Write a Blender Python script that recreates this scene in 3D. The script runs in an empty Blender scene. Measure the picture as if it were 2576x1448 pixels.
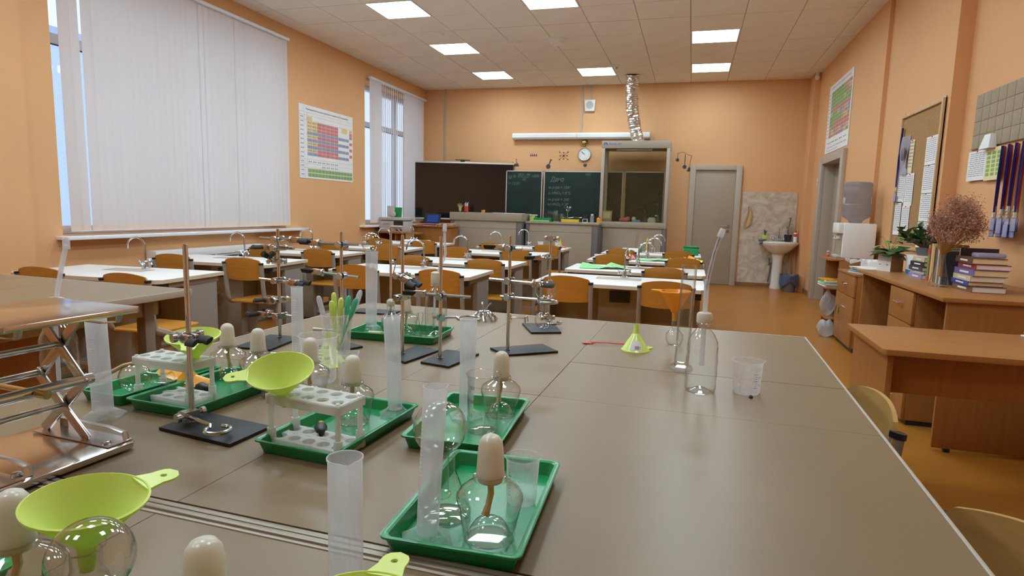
import bpy, bmesh, math, random
from mathutils import Vector, Matrix
random.seed(11)
S = bpy.context.scene
C = S.collection
PI = math.pi

# ---------------------------------------------------------------- camera, world, exposure
cam_d = bpy.data.cameras.new('camera')
cam_d.sensor_fit = 'HORIZONTAL'; cam_d.sensor_width = 36.0
cam_d.lens = 1548.1 / 2576 * 36.0
cam_d.clip_start = 0.02; cam_d.clip_end = 400
cam = bpy.data.objects.new('camera', cam_d); C.objects.link(cam)
yaw, pit, rol = 0.278766, -0.127853, 0.026181
fw = Vector((-math.sin(yaw)*math.cos(pit), math.cos(yaw)*math.cos(pit), math.sin(pit)))
rt = Vector((math.cos(yaw), math.sin(yaw), 0)); up = rt.cross(fw)
r2 = math.cos(rol)*rt + math.sin(rol)*up; u2 = -math.sin(rol)*rt + math.cos(rol)*up
M4 = Matrix(((r2.x, u2.x, -fw.x, 0), (r2.y, u2.y, -fw.y, 0), (r2.z, u2.z, -fw.z, 1.25), (0, 0, 0, 1)))
cam.matrix_world = M4
S.camera = cam

LAMP_STRENGTH = 24.0
SKY_STRENGTH = 1.5
w = bpy.data.worlds.new('overcast_sky'); S.world = w; w.use_nodes = True
nt = w.node_tree; bgn = nt.nodes['Background']
tc = nt.nodes.new('ShaderNodeTexCoord'); sx = nt.nodes.new('ShaderNodeSeparateXYZ'); rp = nt.nodes.new('ShaderNodeValToRGB')
nt.links.new(tc.outputs['Generated'], sx.inputs[0]); nt.links.new(sx.outputs['Z'], rp.inputs[0])
rp.color_ramp.elements[0].position = 0.0; rp.color_ramp.elements[0].color = (0.62, 0.74, 0.92, 1)
rp.color_ramp.elements[1].position = 0.6; rp.color_ramp.elements[1].color = (0.74, 0.84, 1.0, 1)
nt.links.new(rp.outputs[0], bgn.inputs[0]); bgn.inputs[1].default_value = SKY_STRENGTH

vs = S.view_settings
vs.view_transform = 'Standard'; vs.look = 'None'; vs.gamma = 1.0; vs.use_curve_mapping = False
vs.exposure = 0.0
cy = S.cycles
cy.max_bounces = 10; cy.diffuse_bounces = 5; cy.glossy_bounces = 4; cy.transmission_bounces = 8; cy.transparent_max_bounces = 32
cy.use_denoising = True; cy.caustics_reflective = False; cy.caustics_refractive = False
cy.sample_clamp_indirect = 6.0

# ---------------------------------------------------------------- materials
def _nodes(name):
    m = bpy.data.materials.new(name); m.use_nodes = True
    t = m.node_tree
    return m, t, t.nodes['Principled BSDF']

def mat(name, col, rough=0.5, metal=0.0, var=0.06, scale=8.0, bump=0.0, bscale=200.0, stretch=None, spec=0.5, trans=0.0):
    m, t, b = _nodes(name)
    b.inputs['Roughness'].default_value = rough; b.inputs['Metallic'].default_value = metal
    b.inputs['Specular IOR Level'].default_value = spec
    co = t.nodes.new('ShaderNodeTexCoord'); mp = t.nodes.new('ShaderNodeMapping')
    t.links.new(co.outputs['Object'], mp.inputs[0])
    if stretch: mp.inputs['Scale'].default_value = stretch
    no = t.nodes.new('ShaderNodeTexNoise'); no.inputs['Scale'].default_value = scale; no.inputs['Detail'].default_value = 4
    t.links.new(mp.outputs[0], no.inputs['Vector'])
    r = t.nodes.new('ShaderNodeValToRGB')
    lo = [max(0, c*(1-var)) for c in col]; hi = [min(1, c*(1+var)) for c in col]
    r.color_ramp.elements[0].position = 0.3; r.color_ramp.elements[0].color = (*lo, 1)
    r.color_ramp.elements[1].position = 0.7; r.color_ramp.elements[1].color = (*hi, 1)
    t.links.new(no.outputs[0], r.inputs[0]); t.links.new(r.outputs[0], b.inputs['Base Color'])
    if bump:
        n2 = t.nodes.new('ShaderNodeTexNoise'); n2.inputs['Scale'].default_value = bscale
        t.links.new(co.outputs['Object'], n2.inputs['Vector'])
        bp = t.nodes.new('ShaderNodeBump'); bp.inputs['Strength'].default_value = bump; bp.inputs['Distance'].default_value = 0.002
        t.links.new(n2.outputs[0], bp.inputs['Height']); t.links.new(bp.outputs[0], b.inputs['Normal'])
    return m

def wood(name, col, rough=0.42, axis=0, var=0.16):
    st = [14.0, 14.0, 14.0]; st[axis] = 0.9
    return mat(name, col, rough, 0, var, 4.0, 0, 1, st)

def thin_glass(name, tint=(0.97, 0.98, 0.97), edge=(0.17, 0.21, 0.19), refl=0.9, r0=0.06):
    m = bpy.data.materials.new(name); m.use_nodes = True; t = m.node_tree
    for n in list(t.nodes): t.nodes.remove(n)
    out = t.nodes.new('ShaderNodeOutputMaterial'); mix = t.nodes.new('ShaderNodeMixShader')
    tr = t.nodes.new('ShaderNodeBsdfTransparent'); gl = t.nodes.new('ShaderNodeBsdfGlossy')
    gl.inputs['Roughness'].default_value = 0.03; gl.inputs['Color'].default_value = (0.95, 0.95, 0.95, 1)
    lw = t.nodes.new('ShaderNodeLayerWeight'); lw.inputs['Blend'].default_value = 0.5
    p3 = t.nodes.new('ShaderNodeMath'); p3.operation = 'POWER'; p3.inputs[1].default_value = 2.5
    t.links.new(lw.outputs['Facing'], p3.inputs[0])
    mr = t.nodes.new('ShaderNodeMapRange'); mr.inputs['To Min'].default_value = r0; mr.inputs['To Max'].default_value = refl
    t.links.new(p3.outputs[0], mr.inputs[0]); t.links.new(mr.outputs[0], mix.inputs[0])
    mc = t.nodes.new('ShaderNodeMix'); mc.data_type = 'RGBA'
    mc.inputs[6].default_value = (*tint, 1); mc.inputs[7].default_value = (*edge, 1)
    p2 = t.nodes.new('ShaderNodeMath'); p2.operation = 'POWER'; p2.inputs[1].default_value = 3.2
    t.links.new(lw.outputs['Facing'], p2.inputs[0]); t.links.new(p2.outputs[0], mc.inputs[0])
    t.links.new(mc.outputs[2], tr.inputs[0])
    t.links.new(tr.outputs[0], mix.inputs[1]); t.links.new(gl.outputs[0], mix.inputs[2]); t.links.new(mix.outputs[0], out.inputs[0])
    return m

def frosted(name, col, opac=0.5, edge=0.9, tl_=0.55):
    """translucent polypropylene: partly see-through, milky, glossy skin"""
    m = bpy.data.materials.new(name); m.use_nodes = True; t = m.node_tree
    for n in list(t.nodes): t.nodes.remove(n)
    out = t.nodes.new('ShaderNodeOutputMaterial'); mix = t.nodes.new('ShaderNodeMixShader'); mx2 = t.nodes.new('ShaderNodeMixShader'); mx3 = t.nodes.new('ShaderNodeMixShader')
    tr = t.nodes.new('ShaderNodeBsdfTransparent'); di = t.nodes.new('ShaderNodeBsdfDiffuse'); tl = t.nodes.new('ShaderNodeBsdfTranslucent'); gl = t.nodes.new('ShaderNodeBsdfGlossy')
    for n in (di, tl): n.inputs[0].default_value = (*col, 1)
    gl.inputs['Roughness'].default_value = 0.25; gl.inputs['Color'].default_value = (1, 1, 1, 1)
    no = t.nodes.new('ShaderNodeTexNoise'); no.inputs['Scale'].default_value = 5
    lw = t.nodes.new('ShaderNodeLayerWeight'); lw.inputs['Blend'].default_value = 0.5
    p = t.nodes.new('ShaderNodeMath'); p.operation = 'POWER'; p.inputs[1].default_value = 3
    t.links.new(lw.outputs['Facing'], p.inputs[0])
    mr = t.nodes.new('ShaderNodeMapRange'); mr.inputs['To Min'].default_value = opac; mr.inputs['To Max'].default_value = edge
    t.links.new(p.outputs[0], mr.inputs[0])
    ad = t.nodes.new('ShaderNodeMath'); ad.operation = 'MULTIPLY_ADD'; ad.inputs[1].default_value = 0.12
    t.links.new(no.outputs[0], ad.inputs[0]); t.links.new(mr.outputs[0], ad.inputs[2])
    t.links.new(ad.outputs[0], mix.inputs[0])
    mx2.inputs[0].default_value = tl_; t.links.new(di.outputs[0], mx2.inputs[1]); t.links.new(tl.outputs[0], mx2.inputs[2])
    mx3.inputs[0].default_value = 0.05; t.links.new(mx2.outputs[0], mx3.inputs[1]); t.links.new(gl.outputs[0], mx3.inputs[2])
    t.links.new(tr.outputs[0], mix.inputs[1]); t.links.new(mx3.outputs[0], mix.inputs[2]); t.links.new(mix.outputs[0], out.inputs[0])
    return m

def emit(name, col, s):
    m = bpy.data.materials.new(name); m.use_nodes = True; t = m.node_tree
    for n in list(t.nodes): t.nodes.remove(n)
    out = t.nodes.new('ShaderNodeOutputMaterial'); e = t.nodes.new('ShaderNodeEmission')
    e.inputs[0].default_value = (*col, 1); e.inputs[1].default_value = s
    t.links.new(e.outputs[0], out.inputs[0]); return m

def fabric_blind(name, col):
    m = bpy.data.materials.new(name); m.use_nodes = True; t = m.node_tree
    for n in list(t.nodes): t.nodes.remove(n)
    out = t.nodes.new('ShaderNodeOutputMaterial'); mx = t.nodes.new('ShaderNodeMixShader')
    di = t.nodes.new('ShaderNodeBsdfDiffuse'); tl = t.nodes.new('ShaderNodeBsdfTranslucent')
    no = t.nodes.new('ShaderNodeTexNoise'); no.inputs['Scale'].default_value = 60
    r = t.nodes.new('ShaderNodeValToRGB')
    r.color_ramp.elements[0].color = (*[c*0.95 for c in col], 1); r.color_ramp.elements[1].color = (*col, 1)
    t.links.new(no.outputs[0], r.inputs[0])
    t.links.new(r.outputs[0], di.inputs[0]); t.links.new(r.outputs[0], tl.inputs[0])
    mx.inputs[0].default_value = 0.32
    t.links.new(di.outputs[0], mx.inputs[1]); t.links.new(tl.outputs[0], mx.inputs[2]); t.links.new(mx.outputs[0], out.inputs[0])
    return m

def marble(name, base, vein):
    m, t, b = _nodes(name)
    b.inputs['Roughness'].default_value = 0.3
    co = t.nodes.new('ShaderNodeTexCoord'); no = t.nodes.new('ShaderNodeTexNoise')
    no.inputs['Scale'].default_value = 5.5; no.inputs['Detail'].default_value = 7; no.inputs['Distortion'].default_value = 1.6
    t.links.new(co.outputs['Object'], no.inputs['Vector'])
    r = t.nodes.new('ShaderNodeValToRGB')
    r.color_ramp.elements[0].position = 0.35; r.color_ramp.elements[0].color = (*base, 1)
    r.color_ramp.elements[1].position = 0.66; r.color_ramp.elements[1].color = (*vein, 1)
    t.links.new(no.outputs[0], r.inputs[0]); t.links.new(r.outputs[0], b.inputs['Base Color'])
    return m

K = dict(
 wall=mat('orange_wall_paint', (0.72, 0.40, 0.185), 0.7, var=0.035, scale=1.2, bump=0.25, bscale=260),
 wall_light=mat('pale_orange_wall_paint', (0.70, 0.375, 0.17), 0.7, var=0.035, scale=1.2, bump=0.25, bscale=260),
 ceil=mat('mineral_ceiling_tile', (0.84, 0.79, 0.72), 0.9, var=0.03, scale=3, bump=0.3, bscale=500),
 grid=mat('ceiling_grid', (0.45, 0.40, 0.35), 0.7),
 white=mat('white_enamel', (0.80, 0.80, 0.78), 0.4, var=0.02),
 floor=mat('orange_linoleum', (0.38, 0.150, 0.020), 0.33, var=0.10, scale=2.5, stretch=(1, 1, 1)),
 skirt=wood('brown_skirting', (0.26, 0.13, 0.05)),
 tile=mat('grey_ceramic_tile', (0.215, 0.148, 0.080), 0.36, var=0.045, scale=5, spec=0.36),
 grout=mat('tile_grout', (0.13, 0.10, 0.075), 0.7),
 edge=mat('pale_table_edging', (0.46, 0.40, 0.32), 0.4, var=0.02),
 desk=mat('white_laminate', (0.78, 0.76, 0.73), 0.35, var=0.015),
 deskedge=mat('cream_edge_band', (0.62, 0.54, 0.43), 0.45, var=0.02),
 legmetal=mat('grey_powder_coat', (0.27, 0.245, 0.225), 0.45, var=0.03),
 panel=mat('grey_beige_laminate', (0.36, 0.31, 0.235), 0.45, var=0.02),
 darkgrey=mat('dark_grey_laminate', (0.15, 0.14, 0.14), 0.45, var=0.03),
 ply=wood('orange_plywood', (0.50, 0.215, 0.030), 0.38, 0, 0.10),
 plylight=wood('pale_plywood', (0.46, 0.27, 0.085), 0.38, 0, 0.10),
 chairtube=mat('chair_tube_grey', (0.30, 0.27, 0.25), 0.4, var=0.03),
 seam=mat('table_joint_profile', (0.30, 0.25, 0.19), 0.35, 0.3, var=0.03),
 black=mat('black_plastic', (0.018, 0.018, 0.02), 0.4, var=0.1),
 blackplate=mat('black_painted_steel', (0.022, 0.021, 0.021), 0.5, var=0.15, spec=0.3),
 rubber=mat('black_rubber_grip', (0.015, 0.015, 0.017), 0.6),
 chrome=mat('chrome', (0.60, 0.66, 0.72), 0.15, 1.0, var=0.03),
 steel=mat('brushed_steel', (0.58, 0.55, 0.52), 0.22, 1.0, var=0.06, scale=3, stretch=(1, 60, 60)),
 steelplate=mat('polished_steel_plate', (0.60, 0.55, 0.50), 0.16, 1.0, var=0.10, scale=9, stretch=(1, 3, 1)),
 green=mat('green_tray_plastic', (0.008, 0.25, 0.075), 0.25, var=0.06),
 lime=frosted('lime_plastic', (0.80, 0.92, 0.25), 0.97, 1.0, 0.32),
 orangep=frosted('orange_plastic', (0.97, 0.50, 0.05), 0.96, 1.0, 0.35),
 cap=frosted('ivory_cap_plastic', (0.83, 0.78, 0.67), 0.98, 1.0, 0.45),
 glass=thin_glass('clear_glass'),
 pane=thin_glass('window_pane', (0.96, 0.97, 0.98), (0.7, 0.75, 0.75), 0.5, 0.02),
 hoodglass=thin_glass('hood_glass', (0.84, 0.86, 0.80), (0.5, 0.52, 0.5), 0.5, 0.03),
 pet=thin_glass('clear_bottle_plastic', (0.95, 0.95, 0.94), (0.5, 0.5, 0.49), 0.8),
 pp=frosted('milky_polypropylene', (0.80, 0.82, 0.86), 0.44, 0.85),
 ppthin=frosted('thin_polypropylene', (0.80, 0.81, 0.83), 0.24, 0.8),
 rack=frosted('translucent_white_rack_plastic', (0.88, 0.88, 0.85), 0.86, 0.97),
 teal=frosted('green_translucent_pipette', (0.12, 0.62, 0.42), 0.8, 0.95),
 wick=mat('cotton_wick', (0.70, 0.54, 0.32), 0.9, var=0.2, scale=90),
 blind=fabric_blind('blind_fabric', (0.80, 0.735, 0.71)),
 blind_b=fabric_blind('blind_fabric_hem', (0.86, 0.70, 0.58)),
 pvc=mat('white_window_frame', (0.78, 0.80, 0.83), 0.35, var=0.02),
 lampframe=mat('lamp_frame_white', (0.8, 0.8, 0.8), 0.5),
 lamp=emit('lamp_diffuser', (0.73, 0.90, 1.0), LAMP_STRENGTH),
 doorgrey=mat('grey_door_laminate', (0.38, 0.305, 0.225), 0.45, var=0.03, scale=3),
 frame=mat('grey_door_frame', (0.45, 0.385, 0.31), 0.45, var=0.02),
 marble=marble('marble_wall_panel', (0.66, 0.585, 0.49), (0.46, 0.36, 0.28)),
 ceramic=mat('sanitary_ceramic', (0.80, 0.77, 0.71), 0.15, var=0.01),
 beech=wood('beech_laminate', (0.34, 0.14, 0.034), 0.42, 2, 0.08),
 beechtop=wood('beech_worktop', (0.36, 0.15, 0.040), 0.38, 0, 0.08),
 teachwood=wood('orange_oak_laminate', (0.32, 0.13, 0.028), 0.42, 2, 0.10),
 cork=mat('cork', (0.36, 0.20, 0.075), 0.9, var=0.25, scale=120),
 corkframe=wood('cork_board_frame', (0.55, 0.36, 0.18), 0.5, 2),
 paper=mat('white_paper', (0.80, 0.79, 0.78), 0.8, var=0.02),
 ink=mat('grey_ink', (0.30, 0.30, 0.33), 0.8),
 inkb=mat('black_ink', (0.06, 0.06, 0.07), 0.8),
 inkblue=mat('blue_ink', (0.05, 0.16, 0.42), 0.7),
 yellowp=mat('cream_paper', (0.78, 0.66, 0.38), 0.8, var=0.05),
 beige=mat('beige_board_tile', (0.33, 0.265, 0.175), 0.75, var=0.06, scale=40),
 red=mat('red_ribbon', (0.55, 0.025, 0.03), 0.5),
 blue=mat('blue_ribbon', (0.03, 0.04, 0.32), 0.5),
 badge=frosted('badge_sleeve', (0.62, 0.62, 0.78), 0.85, 0.95),
 leaf=mat('dark_green_leaf', (0.035, 0.115, 0.03), 0.35, var=0.35, scale=20),
 leafl=mat('fresh_green_leaf', (0.12, 0.30, 0.05), 0.4, var=0.3, scale=20),
 stem=mat('plant_stem', (0.12, 0.10, 0.04), 0.6),
 dried=mat('dried_flower_petals', (0.45, 0.24, 0.17), 0.9, var=0.45, scale=40),
 driedst=mat('dried_stems', (0.48, 0.27, 0.09), 0.8),
 soil=mat('soil', (0.04, 0.025, 0.015), 0.9),
 board=mat('green_chalkboard', (0.007, 0.024, 0.017), 0.45, var=0.4, scale=3, spec=0.35),
 chalk=mat('chalk', (0.17, 0.21, 0.19), 0.9),
 alu=mat('aluminium_trim', (0.62, 0.60, 0.56), 0.35, 0.6),
 screen=mat('dark_screen_glass', (0.012, 0.011, 0.010), 0.07, var=0.1, spec=0.7),
 foil=mat('crinkled_foil', (0.78, 0.76, 0.74), 0.18, 1.0, var=0.05),
 greybeige=mat('printer_grey', (0.48, 0.45, 0.41), 0.5),
 water=frosted('blue_water_bottle', (0.36, 0.37, 0.43), 0.60, 0.95),
 binblue=mat('blue_bin_bag', (0.07, 0.09, 0.16), 0.35, var=0.3, scale=30),
 yellow=mat('yellow_plastic', (0.75, 0.52, 0.03), 0.4),
 limeg=mat('pale_green_paper', (0.25, 0.62, 0.25), 0.8, var=0.05),
 pink=mat('pink_paper', (0.75, 0.18, 0.18), 0.8), bluep=mat('light_blue_paper', (0.20, 0.50, 0.68), 0.8),
 yelp=mat('yellow_paper', (0.80, 0.68, 0.05), 0.8), orangepaper=mat('orange_paper', (0.80, 0.33, 0.04), 0.8),
 cloth=mat('beige_towel', (0.55, 0.36, 0.20), 0.95, var=0.12, scale=60, bump=0.5),
 greycloth=mat('grey_cloth', (0.16, 0.15, 0.16), 0.95),
 salmon=mat('rubber_tube_tan', (0.60, 0.34, 0.19), 0.5),
 redp=mat('red_plastic', (0.62, 0.05, 0.03), 0.35),
 gold=mat('brass_metal', (0.65, 0.48, 0.2), 0.25, 1.0),
 bluescreen=mat('blue_film', (0.01, 0.06, 0.36), 0.3),
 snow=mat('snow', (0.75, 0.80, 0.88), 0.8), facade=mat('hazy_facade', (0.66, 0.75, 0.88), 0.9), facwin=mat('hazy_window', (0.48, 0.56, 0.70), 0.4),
 c_yel=mat('print_yellow', (0.75, 0.56, 0.22), 0.6), c_red=mat('print_red', (0.70, 0.20, 0.17), 0.6), c_blu=mat('print_blue', (0.30, 0.33, 0.50), 0.6), c_grn=mat('print_green', (0.25, 0.42, 0.10), 0.6), c_tan=mat('print_tan', (0.62, 0.36, 0.22), 0.6),
)

# ---------------------------------------------------------------- mesh helpers
class MB:
    def __init__(s): s.v = []; s.f = []; s.mi = []; s.cur = 0
    def add(s, vs, fs, M=None):
        o = len(s.v)
        s.v += [tuple(M @ Vector(p)) for p in vs] if M else [tuple(p) for p in vs]
        s.f += [tuple(i+o for i in f) for f in fs]; s.mi += [s.cur]*len(fs); return s
    def box(s, x0, y0, z0, x1, y1, z1, M=None):
        v = [(x0,y0,z0),(x1,y0,z0),(x1,y1,z0),(x0,y1,z0),(x0,y0,z1),(x1,y0,z1),(x1,y1,z1),(x0,y1,z1)]
        return s.add(v, [(0,3,2,1),(4,5,6,7),(0,1,5,4),(1,2,6,5),(2,3,7,6),(3,0,4,7)], M)
    def cbox(s, c, d, M=None):
        return s.box(c[0]-d[0]/2, c[1]-d[1]/2, c[2]-d[2]/2, c[0]+d[0]/2, c[1]+d[1]/2, c[2]+d[2]/2, M)
    def prism(s, poly, z0, z1, M=None):
        n = len(poly)
        v = [(x, y, z0) for x, y in poly] + [(x, y, z1) for x, y in poly]
        f = [tuple(range(n-1, -1, -1)), tuple(range(n, 2*n))] + [(i, (i+1) % n, n+(i+1) % n, n+i) for i in range(n)]
        return s.add(v, f, M)
    def lathe(s, prof, seg=24, M=None, spout=None):
        v = []; f = []; rings = []
        for r, z in prof:
            if r < 1e-6: rings.append([len(v)]); v.append((0, 0, z))
            else:
                rings.append(list(range(len(v), len(v)+seg)))
                for k in range(seg):
                    a = 2*PI*k/seg; rr = r
                    if spout and z >= spout[1]:
                        d = abs((a-spout[0]+PI) % (2*PI)-PI)
                        rr = r + spout[2]*max(0, 1-d/0.42)*(z-spout[1])/max(1e-6, spout[3]-spout[1])
                    v.append((rr*math.cos(a), rr*math.sin(a), z))
        for a, b in zip(rings[:-1], rings[1:]):
            if len(a) == 1 and len(b) == 1: continue
            for k in range(seg):
                k2 = (k+1) % seg
                if len(a) == 1: f.append((a[0], b[k2], b[k]))
                elif len(b) == 1: f.append((a[k], a[k2], b[0]))
                else: f.append((a[k], a[k2], b[k2], b[k]))
        return s.add(v, f, M)
    def tube(s, path, r, seg=8, closed=False, M=None, flat=1.0):
        P = [Vector(p) for p in path]; n = len(P)
        R = r if isinstance(r, (list, tuple)) else [r]*n
        T = []
        for i in range(n):
            a = P[(i-1) % n] if (closed or i > 0) else P[i]; b = P[(i+1) % n] if (closed or i < n-1) else P[i]
            T.append((b-a).normalized())
        N = T[0].orthogonal().normalized(); v = []; f = []
        for i in range(n):
            N = (N - T[i]*N.dot(T[i]))
            if N.length < 1e-6: N = T[i].orthogonal()
            N.normalize(); B = T[i].cross(N)
            for k in range(seg):
                a = 2*PI*k/seg
                v.append(P[i] + N*math.cos(a)*R[i] + B*math.sin(a)*R[i]*flat)
        for i in range(n if closed else n-1):
            j = (i+1) % n
            for k in range(seg):
                k2 = (k+1) % seg
                f.append((i*seg+k, i*seg+k2, j*seg+k2, j*seg+k))
        if not closed:
            f.append(tuple(range(seg-1, -1, -1))); f.append(tuple((n-1)*seg+k for k in range(seg)))
        return s.add(v, f, M)
    def sphere(s, c, r, seg=16, M=None, sq=(1, 1, 1)):
        n = seg//2
        prof = [(r*math.sin(PI*i/n), -r*math.cos(PI*i/n)) for i in range(n+1)]
        prof[0] = (0, -r); prof[-1] = (0, r)
        m = Matrix.Translation(c) @ Matrix.Diagonal((*sq, 1))
        return s.lathe(prof, seg, (M @ m) if M else m)
    def quad(s, a, b, c, d): return s.add([a, b, c, d], [(0, 1, 2, 3)])
    def mesh(s, name, mats, bevel=0.0, smooth=True, ang=38):
        me = bpy.data.meshes.new(name); me.from_pydata(s.v, [], s.f)
        bm = bmesh.new(); bm.from_mesh(me)
        for fc, k in zip(bm.faces, s.mi): fc.material_index = k
        bmesh.ops.recalc_face_normals(bm, faces=bm.faces)
        if bevel:
            es = [e for e in bm.edges if len(e.link_faces) == 2 and e.calc_face_angle(0) > 0.5]
            bmesh.ops.bevel(bm, geom=es, offset=bevel, segments=2, affect='EDGES', profile=0.6)
        if smooth:
            for fc in bm.faces: fc.smooth = True
            for e in bm.edges:
                if len(e.link_faces) == 2 and e.calc_face_angle(0) > math.radians(ang): e.smooth = False
        bm.to_mesh(me); bm.free()
        for m in (mats if isinstance(mats, (list, tuple)) else [mats]): me.materials.append(m)
        return me
    def build(s, name, mats, parent=None, bevel=0.0, smooth=True, ang=38, loc=None, rz=0):
        return link(name, s.mesh(name, mats, bevel, smooth, ang), parent, loc, rz)

def link(name, me, parent=None, loc=None, rz=0):
    o = bpy.data.objects.new(name, me); C.objects.link(o)
    if parent: o.parent = parent
    if loc: o.location = loc
    if rz: o.rotation_euler = (0, 0, rz)
    return o

def tag(o, label=None, cat=None, group=None, kind=None):
    if label: o['label'] = label
    if cat: o['category'] = cat
    if group: o['group'] = group
    if kind: o['kind'] = kind
    return o

def thing(name, label, cat, loc=(0, 0, 0), rz=0, group=None):
    o = bpy.data.objects.new(name, None); C.objects.link(o)
    o.empty_display_size = 0.05
    o.location = loc; o.rotation_euler = (0, 0, rz)
    return tag(o, label, cat, group)

def struct(o, kind='structure'): o['kind'] = kind; return o

KIDS = {}
def clone(o, loc=None, rz=None, label=None, parent=None, name=None):
    c = o.copy(); C.objects.link(c)
    if parent: c.parent = parent
    for ch in list(o.children): clone(ch, parent=c)
    if loc is not None: c.location = loc
    if rz is not None: c.rotation_euler = (0, 0, rz)
    if label: c['label'] = label
    return c

def T(x, y, z): return Matrix.Translation((x, y, z))
def RX(a): return Matrix.Rotation(a, 4, 'X')
def RY(a): return Matrix.Rotation(a, 4, 'Y')
def RZ(a): return Matrix.Rotation(a, 4, 'Z')

def text_mesh(body, m, width=None, height=None, shear=0.0):
    cu = bpy.data.curves.new('lettering', 'FONT'); cu.body = body; cu.size = 1.0; cu.shear = shear; cu.resolution_u = 2
    ob = bpy.data.objects.new('lettering', cu); C.objects.link(ob)
    bpy.context.view_layer.update()
    me = bpy.data.meshes.new_from_object(ob.evaluated_get(bpy.context.evaluated_depsgraph_get()))
    bpy.data.objects.remove(ob); bpy.data.curves.remove(cu)
    xs = [v.co.x for v in me.vertices]; ys = [v.co.y for v in me.vertices]
    if not xs: return me
    x0, x1, y0, y1 = min(xs), max(xs), min(ys), max(ys)
    kx = (width/(x1-x0)) if width else None; ky = (height/(y1-y0)) if height else None
    kx = kx or ky; ky = ky or kx
    for v in me.vertices: v.co = ((v.co.x-x0)*kx, (v.co.y-y0)*ky, 0)
    me.materials.clear(); me.materials.append(m)
    return me

ROT_FAR = Matrix(((1, 0, 0, 0), (0, 0, -1, 0), (0, 1, 0, 0), (0, 0, 0, 1)))        # reads on a surface that faces -y
ROT_LEFT = Matrix(((0, 0, 1, 0), (1, 0, 0, 0), (0, 1, 0, 0), (0, 0, 0, 1)))        # reads on a surface that faces +x
ROT_RIGHT = Matrix(((0, 0, -1, 0), (-1, 0, 0, 0), (0, 1, 0, 0), (0, 0, 0, 1)))     # reads on a surface that faces -x
def lettering(body, m, parent, loc, rot, width=None, height=None, shear=0.0, name='lettering'):
    me = text_mesh(body, m, width, height, shear); me.transform(rot)
    return link(name, me, parent, loc)

# ================================================================ ROOM
XL, XA, XB, XC, YF, YB, CZ = -5.2, 1.86, 1.90, 2.01, 11.57, -2.3, 3.529
m = MB(); m.box(XL-0.3, YB-0.2, -0.12, XC+0.3, YF+0.2, 0); struct(m.build('floor', K['floor'], smooth=False))

# left wall with two window openings
W1 = (4.04, 7.10, 0.92, 3.25); W2 = (9.20, 11.36, 0.92, 3.25)
m = MB()
for (a, b, z0, z1) in [(YB-.2, YF+.2, 0, .92), (YB-.2, YF+.2, 3.25, CZ+.1), (YB-.2, W1[0], .92, 3.25), (W1[1], W2[0], .92, 3.25), (W2[1], YF+.2, .92, 3.25)]:
    m.box(XL-.38, a, z0, XL, b, z1)
wl = struct(m.build('wall_left', K['wall'], smooth=False))
m = MB(); m.box(XL, YB, 0, XL+.07, 3.75, CZ); m.build('pier', K['wall'], wl, smooth=False)
# far wall
m = MB(); m.box(XL-.38, YF, 0, XC+.3, YF+.25, CZ+.1); wf = struct(m.build('wall_far', K['wall'], smooth=False))
m = MB(); m.box(1.775, YF-.45, 0, XA+.02, YF+.01, CZ); m.build('corner_pier', K['wall'], wf, smooth=False)
# right wall: three planes that step back towards the camera, with the classroom door opening
m = MB(); DY0, DY1, DZ = 8.99, 10.24, 2.05
m.box(XA, DY1, 0, XA+.3, YF+.2, CZ+.1); m.box(XA, 7.53, 0, XA+.3, DY0, CZ+.1); m.box(XA, DY0, DZ, XA+.3, DY1, CZ+.1)
wr = struct(m.build('wall_right', K['wall_light'], smooth=False))
m = MB(); m.box(XB, 5.74, 0, XB+.26, 7.53, CZ+.1); m.build('middle_bay', K['wall_light'], wr, smooth=False)
m = MB(); m.box(XC, YB, 0, XC+.25, 5.74, CZ+.1); m.build('near_bay', K['wall_light'], wr, smooth=False)
m = MB(); m.box(XL-.38, YB-.25, 0, XC+.3, YB, CZ+.1); struct(m.build('wall_back', K['wall'], smooth=False))

# ceiling: slab with a grid, the tiles hang in it one by one
m = MB(); m.box(XL-.38, YB-.2, CZ+.012, XC+.3, YF+.2, CZ+.15); ce = struct(m.build('ceiling', K['grid'], smooth=False))
GX0, GY0 = -3.747, 6.6055
LAMPS = [(i, j) for j in (-12, -9, -6, -3, 0, 3, 6) for i in (0, 3, 6) if not (i == 3 and j == 3) and not (i == 6 and j == -12)]  # row behind the camera is unseen, its panels added to brighten the foreground
tm = {}
def tile_mesh(w_, d_):
    k = (round(w_, 3), round(d_, 3))
    if k not in tm:
        q = MB(); q.box(0, 0, 0, w_, d_, .014); tm[k] = q.mesh('tile', K['ceil'], 0.0, False)
    return tm[k]
for i in range(-3, 10):
    for j in range(-15, 9):
        if (i, j) in LAMPS: continue
        x0 = max(GX0+.6*i+.004, XL+.004); x1 = min(GX0+.6*i+.596, XC+.2); y0 = GY0+.6*j+.004; y1 = min(GY0+.6*j+.596, YF-.004)
        if y0 < YB: y0 = YB
        if x1-x0 < .02 or y1-y0 < .02: continue
        link('tile', tile_mesh(x1-x0, y1-y0), ce, (x0, y0, CZ+random.uniform(-.001, .0015)))
ROWN = {-12: 'behind the camera', -9: 'above the front table', -6: 'over the island table', -3: 'ahead of the island table'}
lampm = None
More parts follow.
